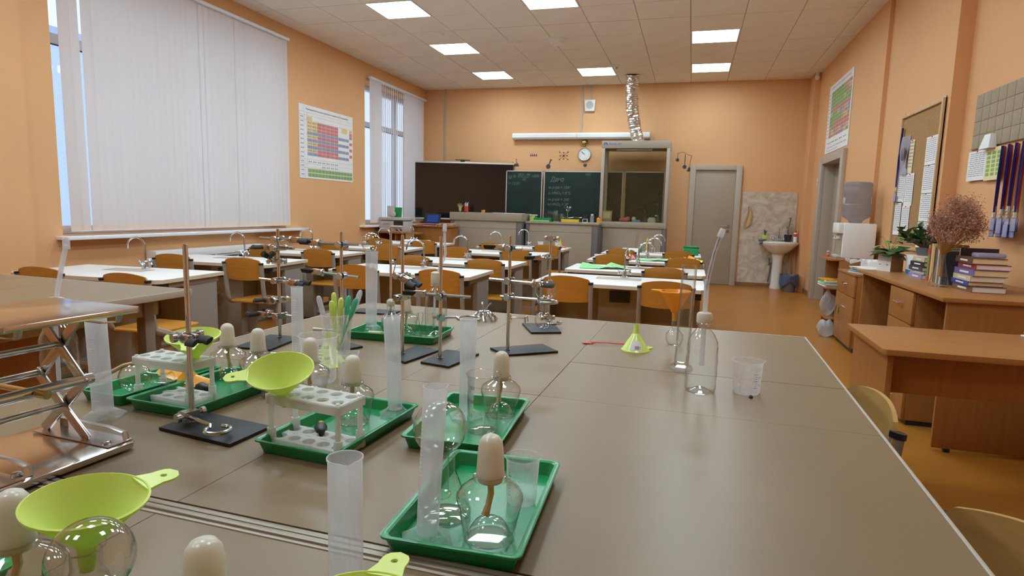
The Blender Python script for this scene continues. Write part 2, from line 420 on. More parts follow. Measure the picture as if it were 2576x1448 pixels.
for n, (i, j) in enumerate(LAMPS):
    col = {0: 'window-side', 3: 'middle', 6: 'door-side'}[i]
    row = {6: 'in the row nearest the blackboard wall', 3: 'in the second row from the blackboard wall', 0: 'in the third row from the blackboard wall', -3: 'in the fourth row from the blackboard wall', -6: 'in the fifth row from the blackboard wall', -9: 'in the sixth row from the blackboard wall', -12: 'in the unseen row added behind the camera'}[j]
    t = thing('ceiling_light', f'square white {col} ceiling light panel {row}', 'ceiling light', (GX0+.6*i+.3, GY0+.6*j+.3, CZ), 0, 'ceiling light panels')
    if lampm is None:
        q = MB()
        for a in range(4): q.box(-.297, -.297, -.002, .297, -.280, .012, RZ(a*PI/2))
        q2 = MB(); q2.box(-.281, -.281, .002, .281, .281, .008)
        lampm = (q.mesh('frame', K['lampframe'], 0, False), q2.mesh('diffuser', K['lamp'], 0, False))
    link('frame', lampm[0], t); link('diffuser', lampm[1], t)

# ceiling fittings
def ceil_disc(name, label, cat, x, y, r, h, step=True):
    t = thing(name, label, cat, (x, y, CZ))
    q = MB(); q.lathe([(0, 0), (r, 0), (r, -h*.35), (r*.93, -h*.5), (r*.80, -h*.5)], 28); q.build('rim', K['white'], t)
    q = MB(); q.lathe([(r*.78, -h*.4), (r*.76, -h*.85), (r*.55, -h), (0, -h*1.02)], 28); q.build('disc', K['white'], t)
ceil_disc('ceiling_vent', 'small round white vent beside the window-side light of the third row', 'vent', -3.37, 7.90, .085, .035)
ceil_disc('ceiling_vent', 'plain round white vent between the window-side lights and the smoke alarm', 'vent', -2.49, 8.49, .10, .035)
ceil_disc('smoke_alarm', 'domed white smoke alarm near the middle of the ceiling', 'smoke alarm', -1.88, 8.45, .13, .075)
ceil_disc('ceiling_vent', 'round white vent on the door side of the ceiling', 'vent', .30, 7.20, .10, .035)
t = thing('ceiling_sensor', 'tiny white dome sensor ahead of the middle ceiling light', 'sensor', (-1.27, 10.05, CZ))
q = MB(); q.lathe([(0, 0), (.05, 0), (.05, -.02), (.03, -.035)], 16); q.build('mount', K['white'], t)
q = MB(); q.sphere((0, 0, -.04), .028, 12); q.build('eye', K['greybeige'], t)
t = thing('corner_camera', 'small white camera high in the corner beside the door chart', 'camera', (1.80, 11.12, 3.49))
q = MB(); q.cbox((0, 0, .02), (.05, .05, .05)); q.build('bracket', K['white'], t)
q = MB(); q.tube([(0, .02, -.01), (-.01, -.05, -.05)], .035, 12); q.build('housing', K['white'], t)

# skirting
m = MB(); m.box(XL, YF-.015, 0, 1.73, YF, .07); struct(m.build('baseboard_far', K['skirt'], smooth=False))
m = MB(); m.box(XA-.012, DY1+.2, 0, XA, YF-.45, .07); m.box(XA-.012, 7.53, 0, XA, DY0-.15, .07); struct(m.build('baseboard_right', K['skirt'], smooth=False))
m = MB(); m.box(XL, 3.75, 0, XL+.015, YF, .07); struct(m.build('baseboard_left', K['skirt'], smooth=False))

# ---------------------------------------------------------------- windows
def window(n, W, mull, tz):
    y0, y1, z0, z1 = W; x = XL-.27
    wo = bpy.data.objects.new(f'window_{n}', None); C.objects.link(wo); wo.location = (x, y0, z0); struct(wo)
    H, L = z1-z0, y1-y0
    q = MB(); q.box(-.04, 0, 0, .04, L, .075); q.box(-.04, 0, H-.07, .04, L, H); q.box(-.04, 0, .075, .04, .07, H-.07); q.box(-.04, L-.07, .075, .04, L, H-.07); q.build('frame', K['pvc'], wo, .006)
    ms = [0]+mull+[L]
    for a in mull:
        q = MB(); q.box(-.035, a-.05, .075, .035, a+.05, H-.07); q.build('mullion', K['pvc'], wo, .006)
    for a, b in zip(ms[:-1], ms[1:]):
        q = MB(); q.box(-.033, a+.05, tz-z0-.045, .033, b-.05, tz-z0+.045); q.build('transom', K['pvc'], wo, .006)
        q = MB(); q.box(.034, a+.07, tz-z0-.058, .037, b-.07, tz-z0-.046); q.build('gasket', K['black'], wo, smooth=False)
        q = MB(); q.box(-.01, a+.05, .075, -.004, b-.05, tz-z0-.045); q.build('pane', K['pane'], wo, smooth=False)
        q = MB(); q.box(-.01, a+.05, tz-z0+.045, -.004, b-.05, H-.07); q.build('pane', K['pane'], wo, smooth=False)
window(1, W1, [1.02, 2.04], 2.62); window(2, W2, [.98, 1.55], 2.62)
m = MB(); m.box(XL-.24, 3.98, .885, XL+.13, 7.43, .915); struct(m.build('window_1_sill', K['pvc'], bevel=.006)); bpy.data.objects['window_1_sill'].name = 'trim_1'
m = MB(); m.box(XL-.24, 9.02, .885, XL+.10, 11.4, .915); struct(m.build('trim_2', K['pvc'], bevel=.006))

def slat_mesh(h, wd=.089):
    q = MB()
    for k, (za, zb) in enumerate(((0, .055), (.055, h))):
        q.cur = 1-k if False else (1 if k == 0 else 0)
        n = 4
        pts = [(wd*(u/n-.5), .004*(1-(2*u/n-1)**2)) for u in range(n+1)]
        v = [(y, x, za) for x, y in pts]+[(y, x, zb) for x, y in pts]
        q.add(v, [(u, u+1, n+1+u+1, n+1+u) for u in range(n)])
    return q.mesh('slat', [K['blind'], K['blind_b']])
def blind(label, y0, y1, z0, z1, angf, skip, x=-5.135, first=False):
    t = thing('vertical_blind', label, 'blind', (x, y0, z0))
    q = MB(); q.box(-.02, -.03, z1-z0, .03, y1-y0+.03, z1-z0+.035); q.build('head_rail', K['pvc'], t, .004)
    q = MB(); q.tube([(.018, .02, .006), (.018, y1-y0-.02, .006)], .0022, 4); q.build('bead_chain', K['pvc'], t)
    me = slat_mesh(z1-z0-.01); n = int((y1-y0)/.078)
    for k in range(n):
        y = .045+k*.078+(.036 if k < 2 and first else 0)
        if any(a <= y+y0 <= b for a, b in skip): continue
        o = link('slat', me, t, (random.uniform(-.004, .004), y, 0)); o.rotation_euler = (random.uniform(-.002, .006), 0, angf(y+y0)+random.uniform(-.05, .05))
    return t
blind('white vertical slat blind drawn across the large near window', 4.04, 7.10, .955, 3.315, lambda y: .10 if 5.5 < y < 5.76 else (.02 if 6.1 < y < 6.28 else -.30), [(4.20, 4.26)], first=True)
blind('white vertical slat blind half open at the far window by the teacher desk', 9.26, 11.42, .955, 3.28, lambda y: -.1 if y < 9.62 else (.34 if y < 10.5 else .0), [])

# outside, seen through the gaps
m = MB(); m.box(-120, -80, -4.2, XL-.6, 120, -4.0); struct(m.build('ground', K['snow'], smooth=False))
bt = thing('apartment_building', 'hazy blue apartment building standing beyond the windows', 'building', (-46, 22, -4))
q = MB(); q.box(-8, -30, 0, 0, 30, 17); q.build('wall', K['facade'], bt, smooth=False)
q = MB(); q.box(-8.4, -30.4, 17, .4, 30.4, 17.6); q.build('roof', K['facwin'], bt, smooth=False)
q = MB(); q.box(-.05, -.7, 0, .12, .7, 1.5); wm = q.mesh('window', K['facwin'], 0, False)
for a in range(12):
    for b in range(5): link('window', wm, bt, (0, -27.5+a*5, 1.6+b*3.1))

# radiator screen below the large window
t = thing('radiator_screen', 'white slatted radiator screen on the wall below the large window', 'radiator screen', (XL, 4.86, 0))
L = 1.62
q = MB(); q.box(0, 0, .665, .14, L, .74); q.build('top_rail', K['white'], t, .004)
q = MB(); q.box(0, 0, .08, .008, L, .66); q.build('dark_back', K['darkgrey'], t, smooth=False)
for k in range(5):
    q = MB(); q.box(.0, k*(L-.04)/4, .06, .135, k*(L-.04)/4+.04, .665); q.build('post', K['white'], t, smooth=False)
for s in range(4):
    for k in range(14):
        q = MB(); q.box(.10, s*(L-.04)/4+.041, .642-k*.042, .128, (s+1)*(L-.04)/4-.001, .662-k*.042); q.build('slat', K['white'], t, smooth=False)

# ---------------------------------------------------------------- doors
def door_far():
    d = bpy.data.objects.new('door_1', None); C.objects.link(d); d.location = (-.07, YF, 0); struct(d)
    W_, H_ = .875, 2.10
    q = MB(); q.box(0, -.06, 0, .10, 0, H_); q.box(W_-.10, -.06, 0, W_, 0, H_); q.box(.10, -.06, H_-.085, W_-.10, 0, H_); q.build('frame', K['frame'], d, .006)
    q = MB(); q.box(.102, -.022, .008, W_-.102, 0, H_-.087); q.build('leaf', K['doorgrey'], d, .003)
    q = MB(); q.tube([(.70, -.03, 1.045), (.70, -.065, 1.045), (.58, -.065, 1.047)], .009, 8); q.lathe([(0, 0), (.026, 0), (.026, .01), (0, .01)], 16, T(.70, -.022, 1.045) @ RX(PI/2)); q.build('handle', K['chrome'], d)
    q = MB(); q.lathe([(0, 0), (.022, 0), (.022, .012), (0, .012)], 16, T(.695, -.022, .955) @ RX(PI/2)); q.build('lock', K['chrome'], d)
door_far()
d = bpy.data.objects.new('door_2', None); C.objects.link(d); d.location = (XA, DY0, 0); struct(d)
L = DY1-DY0
q = MB(); q.box(-.05, -.12, 0, .0, .03, DZ+.08); q.box(-.05, L-.03, 0, .0, L+.18, DZ+.08); q.box(-.05, .03, DZ-.03, .0, L-.03, DZ+.08); q.box(0, .0, 0, .2, .03, DZ); q.box(0, L-.03, 0, .2, L, DZ); q.box(0, .03, DZ-.03, .2, L-.03, DZ); q.build('frame', K['frame'], d, .005)
q = MB(); q.box(.14, .032, .008, .18, L-.032, DZ-.032); q.build('leaf', K['doorgrey'], d, .003)
q = MB(); q.tube([(.14, .16, 1.03), (.09, .16, 1.03), (.09, .28, 1.03)], .009, 8); q.build('handle', K['chrome'], d)
m = MB(); m.box(0, 0, 0, .002, .18, .26); tag(m.build('door_notice', K['paper'], loc=(XA+.136, DY0+.42, 1.42)), 'white paper notice taped on the open grey door', 'notice')

# marble splash panel, towel, basin corner
m = MB(); m.box(.84, YF-.012, .07, 1.725, YF, 1.65); struct(m.build('trim_3', K['marble'], smooth=False))
m = MB()
pts = 9
for i in range(pts):
    for j in range(10):
        u, v = i/(pts-1), j/9
        wv = .03+.10*min(1, v*1.6)
        m.v.append((wv*(u-.5)+.02*v+.015*math.sin(v*5), -.02-.012*math.sin(u*9+v*2), -.40*v*(1-.25*u)))
for i in range(pts-1):
    for j in range(9): m.f.append((i*10+j, i*10+j+1, (i+1)*10+j+1, (i+1)*10+j)); m.mi.append(0)
tag(m.build('hand_towel', K['cloth'], loc=(.95, YF-.016, 1.40)), 'beige hand towel hanging on the marble panel beside the far door', 'towel')
sk = thing('washbasin', 'white ceramic pedestal washbasin on the marble panel', 'washbasin', (1.465, YF-.012, 0))
m = MB()
prof = [(.0, .60), (.10, .61), (.17, .66), (.25, .74), (.275, .765), (.28, .80), (.27, .81), (.24, .80), (.19, .74), (.10, .68), (0, .67)]
m.lathe(prof, 32, T(0, -.21, 0) @ Matrix.Diagonal((1.06, .78, 1, 1))); m.box(-.29, -.12, .765, .29, 0, .812); m.build('bowl', K['ceramic'], sk)
m = MB(); m.lathe([(.095, 0), (.10, .02), (.085, .10), (.08, .5), (.11, .64)], 24, T(0, -.15, 0)); m.build('pedestal', K['ceramic'], sk)
m = MB(); m.tube([(0, -.06, .81), (0, -.06, .90), (0, -.075, .99), (-.005, -.11, 1.03), (-.01, -.16, 1.03), (-.012, -.19, .99)], .011, 8); m.tube([(-.07, -.07, .85), (.07, -.07, .85)], .014, 8)
for s in (-1, 1): m.sphere((s*.085, -.07, .855), .026, 10)
m.build('mixer_tap', K['chrome'], sk)
m = MB(); m.tube([(-.12, -.02, .52), (-.12, -.05, .40), (-.09, -.07, .45), (-.10, -.05, .25), (-.12, -.03, .1)], .012, 8); m.build('hose', K['darkgrey'], sk)
def small_pot(label, x, y, z, r, h, pm, kind):
    t = thing('potted_plant', label, 'plant', (x, y, z))
    q = MB(); q.lathe([(0, 0), (r*.75, 0), (r, h), (r*.92, h), (r*.88, h*.9), (0, h*.9)], 18); q.build('pot', pm, t)
    lm = leaf_mesh(.10, .022) if kind == 'spike' else leaf_mesh(.07, .045)
    if kind == 'spike':
        for k in range(9):
            o = link('leaf', lm, t, (0, 0, h*.85)); o.rotation_euler = (0, -1.15+random.uniform(-.35, .2), k*.7); o.scale = (1.15, 1, 1)
    else:
        q = MB(); q.tube([(0, 0, h*.9), (.0, 0, h+.12), (.03, 0, h+.30)], .005, 6); q.tube([(0, 0, h*.9), (-.03, 0, h+.16)], .004, 6); q.build('stem', K['stem'], t)
        for k in range(12):
            o = link('leaf', lm, t, (.0+.03*k/12, 0, h+.03+.28*k/12)); o.rotation_euler = (0, random.uniform(-.5, .3), k*2.1)
    return t
def leaf_mesh(L, wd, mt=None, thick=.2):
    q = MB(); n = 5
    for k in range(n+1):
        u = k/n; wv = wd*math.sin(PI*(.06+.94*u))**.8*.5 if u < 1 else .0005
        wv = max(wv, .0006); z = .10*L*math.sin(u*PI)
        q.v += [(u*L, -wv, z), (u*L, 0, z-thick*wv), (u*L, wv, z)]
    for k in range(n):
        a = k*3; q.f += [(a, a+1, a+4, a+3), (a+1, a+2, a+5, a+4)]; q.mi += [0, 0]
    return q.mesh('leaf', mt or K['leaf'])
small_pot('spiky dark plant in a green pot on the left edge of the washbasin', 1.235, YF-.13, .812, .055, .10, K['lime'], 'spike')
p2 = small_pot('tall leafy plant in a black pot on the right edge of the washbasin', 1.605, YF-.12, .812, .065, .12, K['black'], 'leafy')
t = thing('spray_can', 'white and red cleaning bottle beside the black pot on the washbasin', 'bottle', (1.715, YF-.16, .812))
q = MB(); q.lathe([(0, 0), (.030, 0), (.030, .14), (.022, .16)], 16); q.build('body', K['white'], t)
q = MB(); q.lathe([(.0305, .09), (.0305, .14)], 16); q.build('band', K['redp'], t)
q = MB(); q.lathe([(.018, .16), (.018, .19), (0, .192)], 14); q.build('cap', K['redp'], t)
m = MB(); m.sphere((0, 0, .03), .05, 12, None, (1, .8, .6)); m.sphere((.05, .0, .04), .035, 10, None, (1, .8, .5)); m.sphere((-.01, -.04, -.01), .03, 10)
tag(m.build('grey_cloth', K['greycloth'], loc=(1.17, YF-.27, .80)), 'crumpled grey cloth on the left rim of the washbasin', 'cloth')
t = thing('waste_bin', 'dark waste bin lined with a blue bag below the wall corner', 'bin', (1.62, 11.05, 0))
q = MB(); q.lathe([(0, .0), (.10, 0), (.135, .26), (.13, .26), (.095, .01)], 22); q.build('bucket', K['darkgrey'], t)
q = MB()
for k in range(25):
    a = 2*PI*k/24; q.v += [(.13*math.cos(a), .13*math.sin(a), .24), (.148*math.cos(a), .148*math.sin(a), .285+.012*math.sin(5*a)), (.155*math.cos(a), .155*math.sin(a), .24), (.15*math.cos(a)*(1+.04*math.sin(7*a)), .15*math.sin(a), .12+.05*math.sin(3*a))]
for k in range(24):
    for j in range(3): q.f.append((k*4+j, k*4+4+j, k*4+5+j, k*4+1+j)); q.mi.append(0)
q.build('bag', K['binblue'], t)
t = thing('broom', 'yellow straw broom standing behind the waste bin', 'broom', (1.68, YF-.06, 0))
q = MB(); q.lathe([(.0, 0), (.06, 0), (.06, .18), (.025, .34), (.018, .40), (.016, .62), (0, .625)], 14, Matrix.Diagonal((1, .5, 1, 1))); q.build('straw', K['driedst'], t)
q = MB(); q.lathe([(.061, .19), (.063, .205)], 14, Matrix.Diagonal((1, .52, 1, 1))); q.build('binding', K['redp'], t)
t = thing('light_switch', 'grey double light switch on the wall beside the right door', 'switch', (XA, 10.62, 1.70))
q = MB(); q.box(-.012, -.045, 0, 0, .045, .16); q.build('plate', K['greybeige'], t, .003)
for z in (.02, .09):
    q = MB(); q.box(-.018, -.03, z, -.01, .03, z+.055); q.build('rocker', K['white'], t, .002)

# ================================================================ FAR WALL AND TEACHING END
# chalkboard: panels of the same board, wider centre
t = thing('chalkboard', 'dark green chalkboard with chalk writing beside the fume hood', 'chalkboard', (-3.455, YF-.06, 1.02))
def bpanel(x0, x1, y):
    q = MB(); q.box(x0, y-.012, 0, x1, y, .955); p = q.build('board_panel', K['board'], t, smooth=False)
    q = MB()
    for a in ((x0, -.0, x0+.018, .955), (x1-.018, 0, x1, .955), (x0, .937, x1, .955), (x0, 0, x1, .018)): q.box(a[0], y-.02, a[1], a[2], y+.002, a[3])
    q.build('frame', K['alu'], p, smooth=False); return p
p1 = bpanel(0, .715, -.03); p2 = bpanel(.735, 2.22, 0); p3 = bpanel(2.24, 2.96, -.03)
m = MB(); m.box(2.225, -.07, 0, 2.275, -.045, .93); m.build('edge_strip', K['corkframe'], t, smooth=False)
m = MB(); m.box(0, -.09, -.03, 2.96, .0, -.005); m.build('chalk_ledge', K['alu'], t, smooth=False)
def chalkline(s, x, z, wd, ht, panel=p1, y=-.0435): lettering(s, K['chalk'], panel, (x, y, z), ROT_FAR, wd, ht, .25, 'chalk_writing')
chalkline('ω =', .05, .80, .14, .07); chalkline('28,5 · 44', .23, .85, .24, .05); chalkline('50', .32, .77, .07, .045); chalkline('100%', .51, .83, .14, .05); chalkline('= 12,01', .05, .68, .22, .06)
m = MB(); m.box(.23, -.0435, .832, .45, -.0425, .838); m.build('chalk_stroke', K['chalk'], p1, smooth=False)
for s, x, z, wd, ht in [('Дано', .86, .74, .26, .11), ('m р-ра = 150г', .83, .61, .42, .07), ('ω HNO₃ = 8 %', .83, .51, .42, .065), ('m р-ра = 240', .83, .39, .40, .065), ('ω HNO₃ = 20', .83, .30, .38, .065), ('Найти', .83, .15, .20, .07), ('ω', .83, .06, .05, .05), ('1022', 1.52, .88, .10, .04)]: chalkline(s, x, z, wd, ht, p2, -.0135)

# interactive display in the corner, turned towards the class
t = thing('wall_display', 'wide black interactive display standing in the corner by the far window', 'display', (-4.25, 11.28, 1.02), math.radians(16.4))
m = MB(); m.box(-.955, -.03, 0, .955, .04, 1.09); m.build('housing', K['black'], t, .008)
m = MB(); m.box(-.94, -.034, .02, .94, -.029, 1.06); m.build('screen', K['screen'], t, smooth=False)
m = MB(); m.box(-.957, -.036, 1.062, .957, .042, 1.092); m.build('top_trim', K['alu'], t, .003)
m = MB(); m.box(-.957, -.036, -.01, .957, .042, .02); m.build('bottom_trim', K['alu'], t, .003)
m = MB(); m.box(-.05, -.01, -1.0, .05, .03, .0); m.box(-.5, -.25, -1.02, .5, .2, -.98); m.build('stand', K['darkgrey'], t, .004)
t = thing('web_camera', 'small flat black camera on top of the black display', 'camera', (-4.27, 11.26, 2.113), math.radians(16.4))
m = MB(); m.box(-.14, -.03, .03, .14, .03, .045); m.build('bar', K['black'], t, .004)
m = MB(); m.box(-.04, -.02, 0, .04, .02, .03); m.build('foot', K['black'], t, .003)

# fume hood
HX0, HX1, HY0, HY1 = -1.556, -.405, 10.85, 11.40
t = thing('fume_hood', 'grey glass fronted fume hood with a foil duct above', 'fume hood', (HX0, HY0, 0))
W_, D_ = HX1-HX0, HY1-HY0
m = MB(); m.box(0, 0, 2.325, W_, D_, 2.455); m.build('top_box', K['panel'], t, .006)
for x0 in (0, W_-.055):
    m = MB(); m.box(x0, 0, 1.075, x0+.055, .05, 2.325); m.build('front_post', K['frame'], t, .004)
    m = MB(); m.box(x0, D_-.05, 1.075, x0+.055, D_, 2.325); m.build('rear_post', K['frame'], t, .004)
m = MB(); m.box(0, 0, .975, W_, D_, 1.075); m.build('worktop', K['panel'], t, .006)
m = MB(); m.box(.055, .012, 1.075, W_-.055, .018, 2.325); m.build('sash_glass', K['hoodglass'], t, smooth=False)
for x in (.015, W_-.02):
    m = MB(); m.box(x, .05, 1.075, x+.006, D_-.05, 2.325); m.build('side_glass', K['pane'], t, smooth=False)
m = MB(); m.box(.055, D_-.03, 1.075, W_-.055, D_-.024, 2.325); m.build('back_glass', K['pane'], t, smooth=False)
m = MB(); m.box(.25, .06, 2.29, .85, .14, 2.324); m.build('inner_lamp', K['white'], t, .004)
m = MB()
for k in range(26): m.box(.26+k*.0225, .055, 2.285, .268+k*.0225, .145, 2.292)
m.build('louvre', K['darkgrey'], t, smooth=False)
m = MB(); m.box(.07, .03, .03, W_-.07, D_, .975); m.build('base_cabinet', K['panel'], t, .004)
for x0 in (0, W_-.065):
    m = MB(); m.box(x0, .015, 0, x0+.065, D_, .975); m.build('side_leg', K['darkgrey'], t, .003)
lettering('SovLab', K['inkblue'], t, (.115, -.0015, 2.385), ROT_FAR, .22, .04, .25)
m = MB()
m.add([(.02, -.002, 2.385), (.05, -.002, 2.385), (.065, -.002, 2.425), (.04, -.002, 2.425), (.03, -.002, 2.405)], [(0, 1, 2, 3, 4)]); m.add([(.07, -.002, 2.425), (.085, -.002, 2.425), (.105, -.002, 2.385), (.085, -.002, 2.385), (.06, -.002, 2.40)], [(0, 1, 2, 3, 4)])
m.build('logo', K['inkblue'], t, smooth=False)
# duct from hood to ceiling
m = MB(); path = []; R = []
for k in range(64):
    u = k/63; x = -.965 - .14*u + .045*math.sin(u*PI*1.1)*-1; y = 11.12-.30*u; z = 2.456+(CZ-2.456)*u
    path.append((x, y, z)); R.append(.103+(.007 if k % 2 else -.004)+random.uniform(-.003, .003))
m.tube(path, R, 26)
for k in range(len(m.v)):
    v = m.v[k]; s = random.uniform(-.0045, .0045); m.v[k] = (v[0]+s, v[1]+s*.7, v[2]+random.uniform(-.005, .005) if 2.47 < v[2] < CZ-.02 else v[2])
tag(m.build('exhaust_duct', K['foil'], ang=8), 'crinkled silver foil duct rising from the fume hood to the ceiling', 'duct')

# contents of the hood
def lab_bits(label, name, x, y, z, build, cat):
    t = thing(name, label, cat, (x, y, z)); build(t); return t
def plant_in_flask(t, spread, n, h):
    q = MB(); q.lathe([(0, 0), (.05, 0), (.052, .01), (.018, .09), (.018, .12)], 18); q.build('flask', K['glass'], t)
    q = MB(); q.tube([(0, 0, .02), (0, 0, .20*h)], .004, 6); q.build('stem', K['stem'], t)
    lm = leaf_mesh(spread, .035)
    for k in range(n):
        o = link('leaf', lm, t, (0, 0, .12+.09*h*(k % 3))); o.rotation_euler = (0, random.uniform(-.7, .1), k*2.4)
lab_bits('leafy cutting in a glass flask inside the fume hood', 'plant_cutting', -.78, 11.15, 1.076, lambda t: plant_in_flask(t, .22, 12, 1.0), 'plant')
lab_bits('thin sprig in a glass flask at the right corner of the fume hood', 'plant_sprig', -.56, 11.00, 1.076, lambda t: plant_in_flask(t, .09, 9, 1.9), 'plant')
m = MB(); m.sphere((0, 0, .04), .07, 14, None, (1.3, .8, .6)); m.sphere((.06, 0, .06), .04, 12); m.sphere((-.06, .01, .03), .035, 12)
tag(m.build('pink_cloth', K['pink'], loc=(-1.13, 11.0, 1.07)), 'bright pink crumpled cloth inside the fume hood', 'cloth')
def jar(label, x, y, r, h, mt, z=1.076, lid=None):
    t = thing('jar', label, 'jar', (x, y, z))
    q = MB(); q.lathe([(0, 0), (r, 0), (r, h*.8), (r*.7, h*.9), (r*.7, h)], 18); q.build('body', mt, t)
    if lid: q = MB(); q.lathe([(r*.75, h*.9), (r*.75, h*1.08), (0, h*1.1)], 18); q.build('lid', lid, t)
jar('low white jar right of the leafy cutting in the hood', -.66, 10.98, .07, .08, K['ceramic'], lid=K['white'])
jar('small white cup beside the pink cloth in the hood', -.97, 11.05, .035, .09, K['white'])
jar('clear jar behind the low white jar in the hood', -.59, 11.22, .045, .12, K['glass'], lid=K['white'])
t = thing('scale_box', 'small wooden balance case at the left of the fume hood', 'case', (-1.44, 10.98, 1.076))
m = MB(); m.box(-.09, -.05, 0, .09, .05, .035); m.build('base', K['corkframe'], t, .004)
m = MB(); m.box(-.085, .03, .035, .085, .05, .20, RX(-.25)); m.build('lid', K['corkframe'], t, .004)
m = MB(); m.box(-.06, .024, .06, .06, .030, .17, RX(-.25)); m.build('label_plate', K['yellowp'], t, smooth=False)
m = MB(); m.cbox((0, 0, .02), (.14, .10, .04)); tag(m.build('blue_tray', K['bluep'], loc=(-.92, 10.95, 1.076), bevel=.008), 'pale blue dish in front of the white cup in the hood', 'dish')

# raised podium desk and side bench
def bench(name, label, x0, x1, y0, d, top, band, cat='desk'):
    t = thing(name, label, cat, (x0, y0, 0)); L = x1-x0
    m = MB(); m.box(0, 0, top-band, L, d, top); m.build('worktop' if band < .06 else 'front_box', K['panel'], t, .006)
    m = MB(); m.box(.075, .03, .03, L-.11, d-.02, top-band-.002); m.build('front_panel', K['panel'], t, .003)
    for a, b in ((.01, .07), (L-.105, L-.01)):
        m = MB(); m.box(a, .02, 0, b, d, top-band-.001); m.build('side_panel', K['darkgrey'], t, .003)
    m = MB(); m.box(.075, .0285, top-band-.135, L-.11, .0302, top-band-.130); m.build('panel_joint', K['darkgrey'], t, smooth=False)
    return t
bench('podium_desk', 'tall grey podium desk in front of the black display', -4.14, -2.80, 10.30, .62, 1.167, .135)
bench('demonstration_bench', 'low grey demonstration bench between podium and fume hood', -2.79, -1.50, 10.45, .385, 1.042, .035)
m = MB(); m.box(-.35, -.10, 0, .20, .10, .006); tag(m.build('papers', K['paper'], loc=(-3.02, 10.48, 1.168), rz=.04), 'white sheets lying along the right end of the podium', 'papers')
t = thing('hand_model', 'small tan wooden hand model on the podium', 'figurine', (-4.0, 10.45, 1.168))
m = MB(); m.sphere((0, 0, .05), .028, 12, None, (1, .6, 1.5)); m.build('palm', K['corkframe'], t)
for k, (a, l) in enumerate(((-.5, .07), (-.2, .09), (.05, .095), (.3, .085), (.95, .06))):
    m = MB(); m.tube([(.02*math.sin(a*1.5), 0, .075), (.02*math.sin(a*1.5)+l*.5*math.sin(a), -.01, .075+l*.5), (.02*math.sin(a*1.5)+l*math.sin(a), -.025, .075+l*.9)], [.008, .007, .004], 8); m.build('finger', K['corkframe'], t)
t = thing('pen_cup', 'red pen holder with white markers on the podium', 'pen holder', (-3.88, 10.45, 1.168))
m = MB(); m.lathe([(0, 0), (.034, 0), (.036, .11), (.032, .11), (.03, .01)], 16); m.build('cup', K['redp'], t)
for k in range(4):
    m = MB(); m.tube([(.01*k-.015, 0, .02), (.02*k-.03, .005, .16+.02*(k % 2))], .006, 6); m.build('marker', K['white'], t)
m = MB(); m.box(-.05, -.02, 0, .05, .02, .02); tag(m.build('eraser', K['black'], loc=(-3.90, 10.37, 1.168), bevel=.003), 'black board eraser in front of the red pen holder', 'eraser')
for k, (x, h) in enumerate(((-3.58, .045), (-3.545, .05))):
    m = MB(); m.cbox((0, 0, h/2), (.016 if k == 0 else .03, .03, h)); tag(m.build('orange_block', K['orangep'], loc=(x, 10.45, 1.168), bevel=.003), ['slim orange block on the middle of the podium', 'square orange block on the middle of the podium'][k], 'block')

# things on the demonstration bench
BZ = 1.043
def book(label, x, y, z, sx_, sy, sz, cm, rz=0, cat='book', name='book', group=None, spine=None):
    t = thing(name, label, cat, (x, y, z), rz, group)
    if name != 'book':
        q = MB(); q.box(-sx_/2, -sy/2, 0, sx_/2, sy/2, sz*.86); q.build('body', cm, t, .003)
        q = MB(); q.box(-sx_/2-.002, -sy/2-.002, sz*.86, sx_/2+.002, sy/2+.002, sz); q.build('lid', cm, t, .002)
        return t
    q = MB(); q.box(-sx_/2+.003, -sy/2+.004, .002, sx_/2-.004, sy/2-.004, sz-.002); q.build('pages', K['paper'] if spine != 'old' else K['yellowp'], t, smooth=False)
    q = MB(); q.box(-sx_/2, -sy/2, 0, sx_/2, sy/2, .003); q.box(-sx_/2, -sy/2, sz-.003, sx_/2, sy/2, sz); q.box(-sx_/2, -sy/2, .003, -sx_/2+.003, sy/2, sz-.003); q.build('cover', cm, t, smooth=False)
    return t
book('pale green folder at the bottom of the bench stack', -2.52, 10.62, BZ, .30, .22, .03, K['limeg'], cat='folder', name='folder')
book('green box file on the pale folder on the bench', -2.50, 10.62, BZ+.031, .30, .22, .035, K['green'], cat='folder', name='folder')
book('yellow box of papers on the demonstration bench', -2.02, 10.64, BZ, .30, .20, .055, K['yellow'], .1, cat='box', name='paper_box')
m = MB()
for i in range(7):
    for j in range(4): m.v.append((-.17+.055*i, -.09+.055*j, .01*math.sin(i*1.9+j)+.012+.002*i))
for i in range(6):
    for j in range(3): m.f.append((i*4+j, i*4+4+j, i*4+5+j, i*4+1+j)); m.mi.append(0)
tag(m.build('loose_sheets', K['paper'], loc=(-1.98, 10.64, BZ+.065)), 'loose white sheets on the yellow box', 'papers')
def tube_rack(label, x, y, z, n, mt):
    t = thing('small_tube_rack', label, 'tube rack', (x, y, z))
    q = MB(); q.box(-.02*n, -.02, 0, .02*n, .02, .012); q.box(-.02*n, -.02, .06, .02*n, .02, .066)
    for s in (-1, 1): q.box(s*.02*n-.003, -.02, .012, s*.02*n+.003, .02, .06)
    q.build('frame', mt, t)
    for k in range(n):
        q = MB(); q.lathe([(0, .0), (.007, .003), (.008, .012), (.008, .135)], 10, T(-.02*n+.02+.04*k, 0, .013)); q.build('test_tube', K['glass'], t)
tube_rack('green rack of glass test tubes on the left of the bench', -2.44, 10.74, BZ, 5, K['green'])
tube_rack('green rack behind the measuring glasses on the bench', -2.16, 10.74, BZ, 4, K['green'])
tube_rack('small white rack with two test tubes right of the yellow box', -1.76, 10.62, BZ, 2, K['white'])
